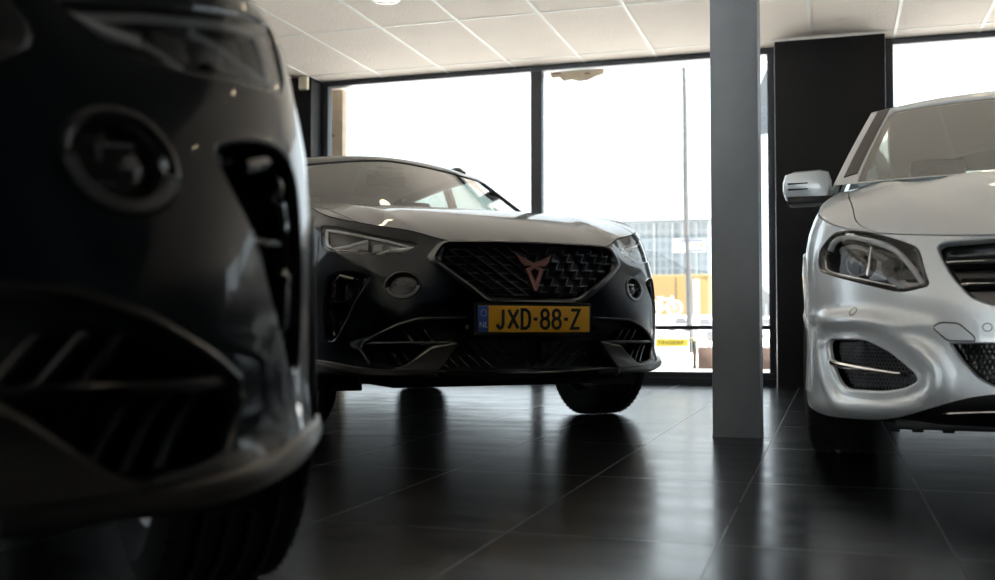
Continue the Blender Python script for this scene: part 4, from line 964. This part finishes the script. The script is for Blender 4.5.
MW_ = dict(paint=M['silver'], wglass=M['wglass'], sglass=M['sglass'], frit=M['frit'], black=M['dark'], liner=M['liner'], clad=M['silver'], cabin=M['cabin'])
# character lines: hollow round the corner intake and crease above it
FOGP = [(.908,.418),(.718,.420),(.626,.381),(.551,.318),(.546,.295),(.586,.271),(.658,.257),(.816,.257),(.872,.334)]
_fg = rnd(FOGP, .04, 4)
def _hollow(P):
    d = -sdist(P, _fg); return .016*np.exp(-(np.clip(d-.05, -.05, 9)/.035)**2)*sstep(d, .0, .05) + .0
def _crease(P):
    zc = .455 + .03*np.sin((P[:, 0]-.5)*3); return .010*np.exp(-((P[:, 1]-zc)/.022)**2)*sstep(P[:, 0], .45, .6)*(1-sstep(P[:, 0], 1.1, 1.3))
MS = Shell(MPLAN, MZ, MPROF, (_hollow, _crease))
_mu = np.linspace(0, MS.umax, 240); _mzt = NS(_mu, ztop(MS, MHt, _mu))
def mzt(u): return _mzt(np.abs(u))
MHL = [(.915,.756),(1.005,.700),(.985,.634),(.773,.591),(.598,.551),(.510,.570),(.527,.607),(.555,.686),(.612,.709),(.724,.742),(.823,.757)]
MGR = [(.343,.706),(.490,.699),(.506,.684),(.495,.655),(.455,.591),(.403,.531),(.343,.508),(.2,.487)]
MLOW = [(.464,.411),(.427,.352),(.381,.303),(.346,.285),(.2,.276)]
MBOT = NS([0,.346,.399,.525,.617,.80,.949,1.16],[.264,.267,.258,.218,.189,.172,.170,.190])
def build_compact(root):
    S = MS; zt = mzt; UB = 1.14; ms = M['silver']
    hl = rnd(MHL, .025, 4); gr = rnd(np.vstack([MGR, mir(MGR)]), .02, 4); fog = _fg; low = rnd(np.vstack([MLOW, mir(MLOW)]), .012, 4)
    top = [(u, float(zt(np.array([u]))[0])-.0045) for u in np.linspace(UB, -UB, 130)]; bot = [(u, float(MBOT(abs(u)))) for u in np.linspace(-UB, UB, 110)]
    holes = [gr, hl, mir(hl), fog, mir(fog), low]
    m = MB(); m.patch(S, np.array(bot+top), holes, .016, edge=.011)
    for h in holes: m.loop(S, h, [(0, 0), (.004, -.003), (.006, -.012), (.006, -.05)], .012)
    m.loop(S, np.array(bot), [(0, 0), (0, -.02)], .02, closed=False)
    bp = m.build('front_bumper', ms, root)
    m = MB(); P = np.array([(u, max(.17, float(MBOT(abs(u)))-.0)) for u in np.linspace(-UB, UB, 60)]+top)*(.999, 1); m.patch(S, P, (), .06, -.21, edge=.05); m.build('bumper_backing', M['dark'], bp)
    for c in ((.755,.500), (.36,.452)):
        for sg in (-1, 1): m = MB(); m.loop(S, ell((sg*c[0], c[1]), .014, .013, 24), [(0, -.001), (.001, .0015), (.003, .0015), (.004, -.001)], .01); m.build('parking_sensor', M['alloy'], bp)
    m = MB(); tc = rnd([(.505,.452),(.485,.466),(.435,.464),(.395,.428),(.39,.414),(.465,.414)], .012)*(-1, 1); m.tube(S(dens(tc, .01), -.0005), .0022, 6, True); m.build('tow_cover_seam', M['dark'], bp)
    # grille
    m = MB(); m.patch(S, gr, (), .03, -.06); m.loop(S, gr, [(.005, -.01), (.008, -.06)], .02); gf = m.build('radiator_grille', M['gblack'], root)
    for z, ua in ((.642,.478), (.577,.432)):
        m = MB(); u = np.linspace(-ua, ua, 60); zz = z - .0*np.abs(u)
        A = [S(np.stack([u, zz+dz_], 1), of) for dz_, of in ((.020,-.05),(.018,-.022),(.004,-.012),(-.006,-.014),(-.010,-.05))]
        for a, b in zip(A[:-1], A[1:]): m.strip(a, b, False)
        sl = m.build('louvre', M['dark'], gf); m = MB(); m.tube(S(np.stack([u, zz-.001], 1), -.011), np.where(np.abs(u) > ua-.012, .002, .0042), 8); m.build('chrome_edge', M['chrome'], sl)
    m = MB(); c = S(np.array([[0, .612]]), -.004)[0]; m.lathe([(.085,.012),(.095,.0),(.088,-.008),(.078,0),(.085,.012)], c, 'y', 48)
    for k in range(3):
        a = math.pi/2 + k*2*math.pi/3; e = np.array((math.cos(a), 0, math.sin(a))); t_ = np.array((-math.sin(a), 0, math.cos(a))); y_ = np.array((0,-.010,0))
        m.add([c+t_*.014, c-t_*.014, c+e*.082, c+y_], [(0,2,3), (2,1,3), (0,3,1)])
    m.build('grille_badge', M['chrome'], gf)
    # headlamps
    for sg in (-1, 1):
        H_ = hl*(sg, 1); m = MB(); m.patch(S, H_, (), .03, -.07); m.loop(S, H_, [(.004, -.003), (.016, -.008), (.020, -.07)], .02); lh = m.build('headlight', M['gblack'], root)
        m = MB(); m.patch(S, shrink(H_, .003), (), .02, .001); m.build('lens', M['glens'], lh); m = MB(); m.raised(S, np.vstack([dens(shrink(H_, .001), .02)]), -.03, -.012, .002) if False else m.tube(S(dens(shrink(H_, .006), .015), -.003), .006, 6, True); m.build('lens_seal', M['gblack'], lh)
        def line(pts, r=.006, d=-.02, taper=1.): P = dens(chaikin(np.array(pts), 2, False)*(sg, 1), .012, False); m.tube(S(P, d), np.linspace(r, r*taper, len(P)), 8)
        m = MB(); line([(.945,.700),(.935,.730),(.86,.745),(.74,.722),(.64,.690),(.585,.640),(.555,.600),(.540,.578)], .010, -.016, .8); m.build('light_strip', M['drl'], lh)
        m = MB(); line([(.940,.690),(.955,.665),(.93,.632),(.78,.606),(.62,.573)], .0055, -.007, .7); m.build('chrome_line', M['chrome'], lh)
        m = MB(); line([(.735,.700),(.733,.66),(.735,.612)], .005, -.02); m.build('divider', M['chrome'], lh)
        m = MB(); line([(.915,.705),(.83,.712),(.74,.690),(.66,.655)], .014, -.045); m.build('inner_brow', M['alloy'], lh)
        for k, (u, z, r_) in enumerate(((.665,.645,.030), (.815,.662,.040))):
            p = S(np.array([[sg*u, z]]), -.048)[0]; nn = .6*S.normal(np.array([[sg*u, z]]))[0]+np.array((0,-.4,0)); q = Vector(nn).to_track_quat('Z', 'Y').to_matrix()
            tm = MB(); tm.lathe([(0,.026),(r_*.5,.022),(r_*.82,.010),(r_*.86,-.004),(r_*1.0,.0),(r_*1.06,-.008),(r_*1.06,-.03)], (0,0,0), 'z', 32); m = MB(); m.add(np.array([tuple(q @ Vector(v)) for v in np.vstack(tm.v)])+p, tm.f); m.build('projector', M['gblack'], lh, fix=True)
            m = MB(); an = np.linspace(0, 2*math.pi, 30, endpoint=False); ring = np.array([tuple(q @ Vector((r_*1.03*math.cos(t), r_*1.03*math.sin(t), .001))) for t in an])+p; m.tube(ring, .0022, 6, True); m.build('projector_ring', M['alloy'], lh)
        for k in range(6):
            u = .575+.011*k; m = MB(); P = np.array([(u, .605), (u+.003, .605), (u+.003, .640-.003*k), (u, .640-.003*k)])*(sg, 1); m.raised(S, P, -.06, -.030, .001, .05); m.build('reflector_rib', M['alloy'], lh)
        # corner intake with chrome blade
        F_ = fog*(sg, 1); m = MB(); m.patch(S, F_, (), .03, -.045); m.loop(S, F_, [(.006, -.012), (.010, -.045)], .02); ci = m.build('corner_intake', M['gblack'], root)
        m = MB(); Fi = shrink(fog, .008)
        for k in range(46):
            for sl_ in (.55, -.55):
                u0 = .46 + .0125*k; L_ = np.array([(u0+sl_*(z-.34), z) for z in np.linspace(.24, .44, 50)]); ok = inside(L_, Fi)
                if ok.sum() > 3: q = L_[ok][[0, -1]]; m.tube(S(q*(sg, 1), -.034), .0022, 4, cap=False)
        m.build('intake_mesh', M['mesh'], ci)
        m = MB(); P = rnd([(.872,.345),(.868,.330),(.74,.315),(.598,.306),(.592,.311),(.60,.318),(.74,.331)], .006, 3)*(sg, 1); m.raised(S, P, -.04, -.002, .005, .02); bl_ = m.build('intake_blade', M['gblack'], ci)
        m = MB(); P = dens(np.array([(.870,.344),(.74,.330),(.60,.3165)])*(sg, 1), .01, False); m.tube(S(P, -.001), np.linspace(.0095, .005, len(P)), 8); m.build('chrome_edge', M['chrome'], bl_)
    # lower grille and black skirt
    m = MB(); m.patch(S, low, (), .03, -.05); m.loop(S, low, [(.006, -.012), (.009, -.05)], .02); lg = m.build('lower_grille', M['gblack'], root)
    m = MB(); Li = shrink(low, .006)
    for k in range(80):
        for sl_ in (.5, -.5):
            u0 = -.55 + .0145*k; L_ = np.array([(u0+sl_*(z-.34), z) for z in np.linspace(.26, .42, 40)]); ok = inside(L_, Li)
            if ok.sum() > 3: m.tube(S(L_[ok][[0, -1]], -.038), .002, 4, cap=False)
    m.build('grille_mesh', M['mesh'], lg)
    us = np.linspace(-1.14, 1.14, 100); P = np.array([(u, .158+.02*sstep(abs(u), .7, 1.1)) for u in us]+[(u, float(MBOT(abs(u)))+.004) for u in us[::-1]]); m = MB(); m.patch(S, P, (), .03, -.012, edge=.02); sk = m.build('lower_skirt', M['dark'], root)
    m = MB(); P = np.array([(u, .196+.028*(1-(u/.5)**2)) for u in np.linspace(-.49, .49, 40)]); m.tube(S(P, -.010), .0042, 8); m.build('chrome_strip', M['chrome'], sk)
    m = MB(); m.box((0, 2.2, .185), (1.2, 3.9, .03), bev=.01); m.box((0, .42, .165), (1.2, .5, .03), bev=.008); m.build('undertray', M['dark'], root)
    for x in (-.60, -.53, -.44):
        m = MB(); m.box((x, .44, .145), (.035, .03, .05), bev=.004); m.build('undertray_clip', M['dark'], root)
    # flanks
    dU = float(MS.us[10])-1.2; UC1, UC2 = dU+.87, dU+.87+2.699
    zb = lambda u: .24 if u < 1.9 or u > 3.75 else .20
    side_panels(root, S, lambda u: zt(u)-.004, UB, (2.0, 3.05, 3.85, 4.78), [(UC1, .32, .355), (UC2, .32, .355)], zb, MW_, S.umax, MHt)
    for sg in (-1, 1):
        for yc in (.87, 3.569): wheel(root, sg*.772, yc, .316, .222, .215, sg, 5, M['rubber'], M['alloy'], M['disc'])
        m = MB(); P = rnd([(4.75,.86),(5.05,.88),(5.05,.72),(4.82,.72)], .02)*(sg, 1); m.raised(S, P, -.01, .006, .003, .05); m.build('tail_light', mat('red lamp cover', (.35,.01,.01), .2, coat=.5), root)
    # bonnet, fender tops
    cowl = lambda x: .80 + .42*x*x
    xs = NS([-.05,0,.05,.13,.26,.45,.70,.95,1.2],[.38,.44,.50,.575,.675,.715,.735,.745,.745]); T = Top(MHt); e = .002
    uu = np.linspace(-2.0, 2.0, 700); B = S(np.stack([uu, zt(uu)-.001], 1))[:, :2]
    ins = B[np.abs(B[:, 0]) < xs(B[:, 1])-e]; yi = float(np.abs(ins[:, 1]).max()); yy = np.linspace(yi+.004, cowl(.745)-.03, 26)
    hr = [(float(xs(y))-e, y) for y in yy]; co = [(x, cowl(x)+.005) for x in np.linspace(.70, -.70, 20)]
    bo = np.vstack([ins, hr, co, [(-a, b_) for a, b_ in hr[::-1]]])
    m = MB(); m.patch(T, bo, (), .03, edge=.015); m.loop(T, bo, [(0, 0), (.002, -.005), (.003, -.025)], .02); m.build('bonnet', ms, root)
    for sg in (-1, 1):
        Bp = B[B[:, 0]*sg > 0]*(sg, 1); Bp = Bp[np.argsort(Bp[:, 1])]; o_ = Bp[Bp[:, 0] > xs(Bp[:, 1])+e]
        y0, y1 = o_[0, 1]+.004, o_[-1, 1]; inn = [(float(xs(min(y, 1.2)))+e if y < cowl(.745)-.03 else .70, y) for y in np.linspace(y1, y0, 40)]
        P = np.vstack([o_, inn])*(sg, 1); m = MB(); m.patch(T, P, (), .03, edge=.015); m.loop(T, P, [(0, 0), (.002, -.005), (.003, -.02)], .02); m.build('fender_top', ms, root)
        uu2 = np.linspace(1.8, 4.7, 60); q = S(np.stack([uu2, zt(uu2)-.001], 1))[:, :2]; P = np.vstack([q, (q-(.16, 0))[::-1]])*(sg, 1); m = MB(); m.patch(T, P, (), .05, edge=.04); m.build('shoulder_ledge', ms, root)
    P = np.array([(x, cowl(x)-.04) for x in np.linspace(-.72, .72, 20)]+[(x, cowl(x)+.05) for x in np.linspace(.72, -.72, 20)]); m = MB(); m.patch(T, P, (), .05, -.026); m.build('cowl_panel', M['dark'], root)
    def Tf(x, y):
        x = np.abs(x); w = .985 + .485*(y-.80-.38*x*x); r = 1.497 - .028*((y-2.4)/1.)**2 - .040*(x/.6)**2.4; q = 1.05 + 1.1*(4.22-.2*x*x-y); k = .03
        def sm(a, b): h = np.clip(.5+.5*(b-a)/k, 0, 1); return b*(1-h)+a*h-k*h*(1-h)
        return sm(sm(w, r), q)
    belt = NS([.9,1.3,2.0,3.0,3.8,4.3],[.97,.99,1.01,1.03,1.05,1.06]); xb = NS([.9,1.3,2.0,3.0,3.6,4.0,4.3],[.80,.812,.815,.81,.79,.76,.71])
    sf = lambda y, z: xb(np.asarray(y)) - .34*(np.asarray(z)-.99)
    spec = dict(yA=1.07, yB=1.95, yD=4.10, cowl=cowl, tail=lambda x: 4.13-.03*x*x, header=lambda x: 1.74+.28*x*x, pillar=.085, rear=(3.78, 4.08), belt=belt,
                wins=[(1.52, 1.95, 2.44, 2.44), (2.52, 2.52, 3.26, 3.26), (3.36, 3.36, 3.68, 3.80)], frit=.03)
    Tp, xr, zr = canopy_build(root, S, MHt, Tf, sf, MW_, spec)
    for sg in (-1, 1):
        P = np.array([(float(xr(y))-.030, y) for y in np.linspace(1.12, 1.86, 24)]+[(float(xr(y))-.082, y) for y in np.linspace(1.86, 1.12, 24)])*(sg, 1); m = MB(); m.raised(Tp, P, -.004, .004, .002, .03); m.build('pillar_trim', mat('grey brown pillar trim', (.07,.062,.057), .45), root)
        m = MB(); p = [(x_, cowl(x_)+.03, float(Tf(np.array([x_]), np.array([cowl(x_)+.03]))[0])-.014) for x_ in np.linspace(-.55*sg, .05*sg, 10)]; m.tube(p, .007, 6); m.build('wiper', M['dark'], root)
        bm = MB(); bm.box((0, 0, 0), (.18, .15, .120), bev=.042); V = np.vstack(bm.v); V[:, 1] += .5*np.abs(V[:, 0]+.06)**1.5; V[:, 2] *= 1-.9*np.clip(V[:, 0], 0, 1)
        c = np.array((sg*.897, 1.03, .992)); V[:, 0] *= sg; f = [q[::-1] for q in bm.f] if sg < 0 else bm.f; m = MB(); m.add(V+c, f); mr = m.build('door_mirror', ms, root, fix=True)
        m = MB(); m.box(c+(-sg*.015, -.005, -.058), (.17, .13, .03), bev=.010); m.tube([(sg*.78, 1.07, .93), (sg*.84, 1.05, .935), (sg*.88, 1.04, .94)], (.03, .024, .02), 10); m.build('mirror_foot', M['dark'], mr)
        m = MB()
        for dz_ in (.006, -.016): m.box(c+(sg*.025, -.064+.012, dz_), (.085, .030, .005), bev=.001)
        m.build('repeater_slot', M['dark'], mr)
        m = MB(); m.box(c+(0, .088, 0), (.15, .012, .095), bev=.005); m.build('mirror_glass', M['chrome'], mr)
    m = MB(); m.box((0, 1.55, 1.315), (.22, .03, .06), Matrix.Rotation(R(-8), 4, 'X'), bev=.012); m.tube([(0, 1.55, 1.33), (0, 1.60, 1.37)], .012, 6); m.build('interior_mirror', M['dark'], root)
    cabin(root, MW_, 1.30, .96, .68, 0, [(-.37, 2.05), (.37, 2.05)], 1)
silver = thing('compact_car', 'silver compact car with dark grille and chrome louvres, parked beside the black pilaster', 'car', (1.68, 2.78, 0), R(-20))
build_compact(silver)
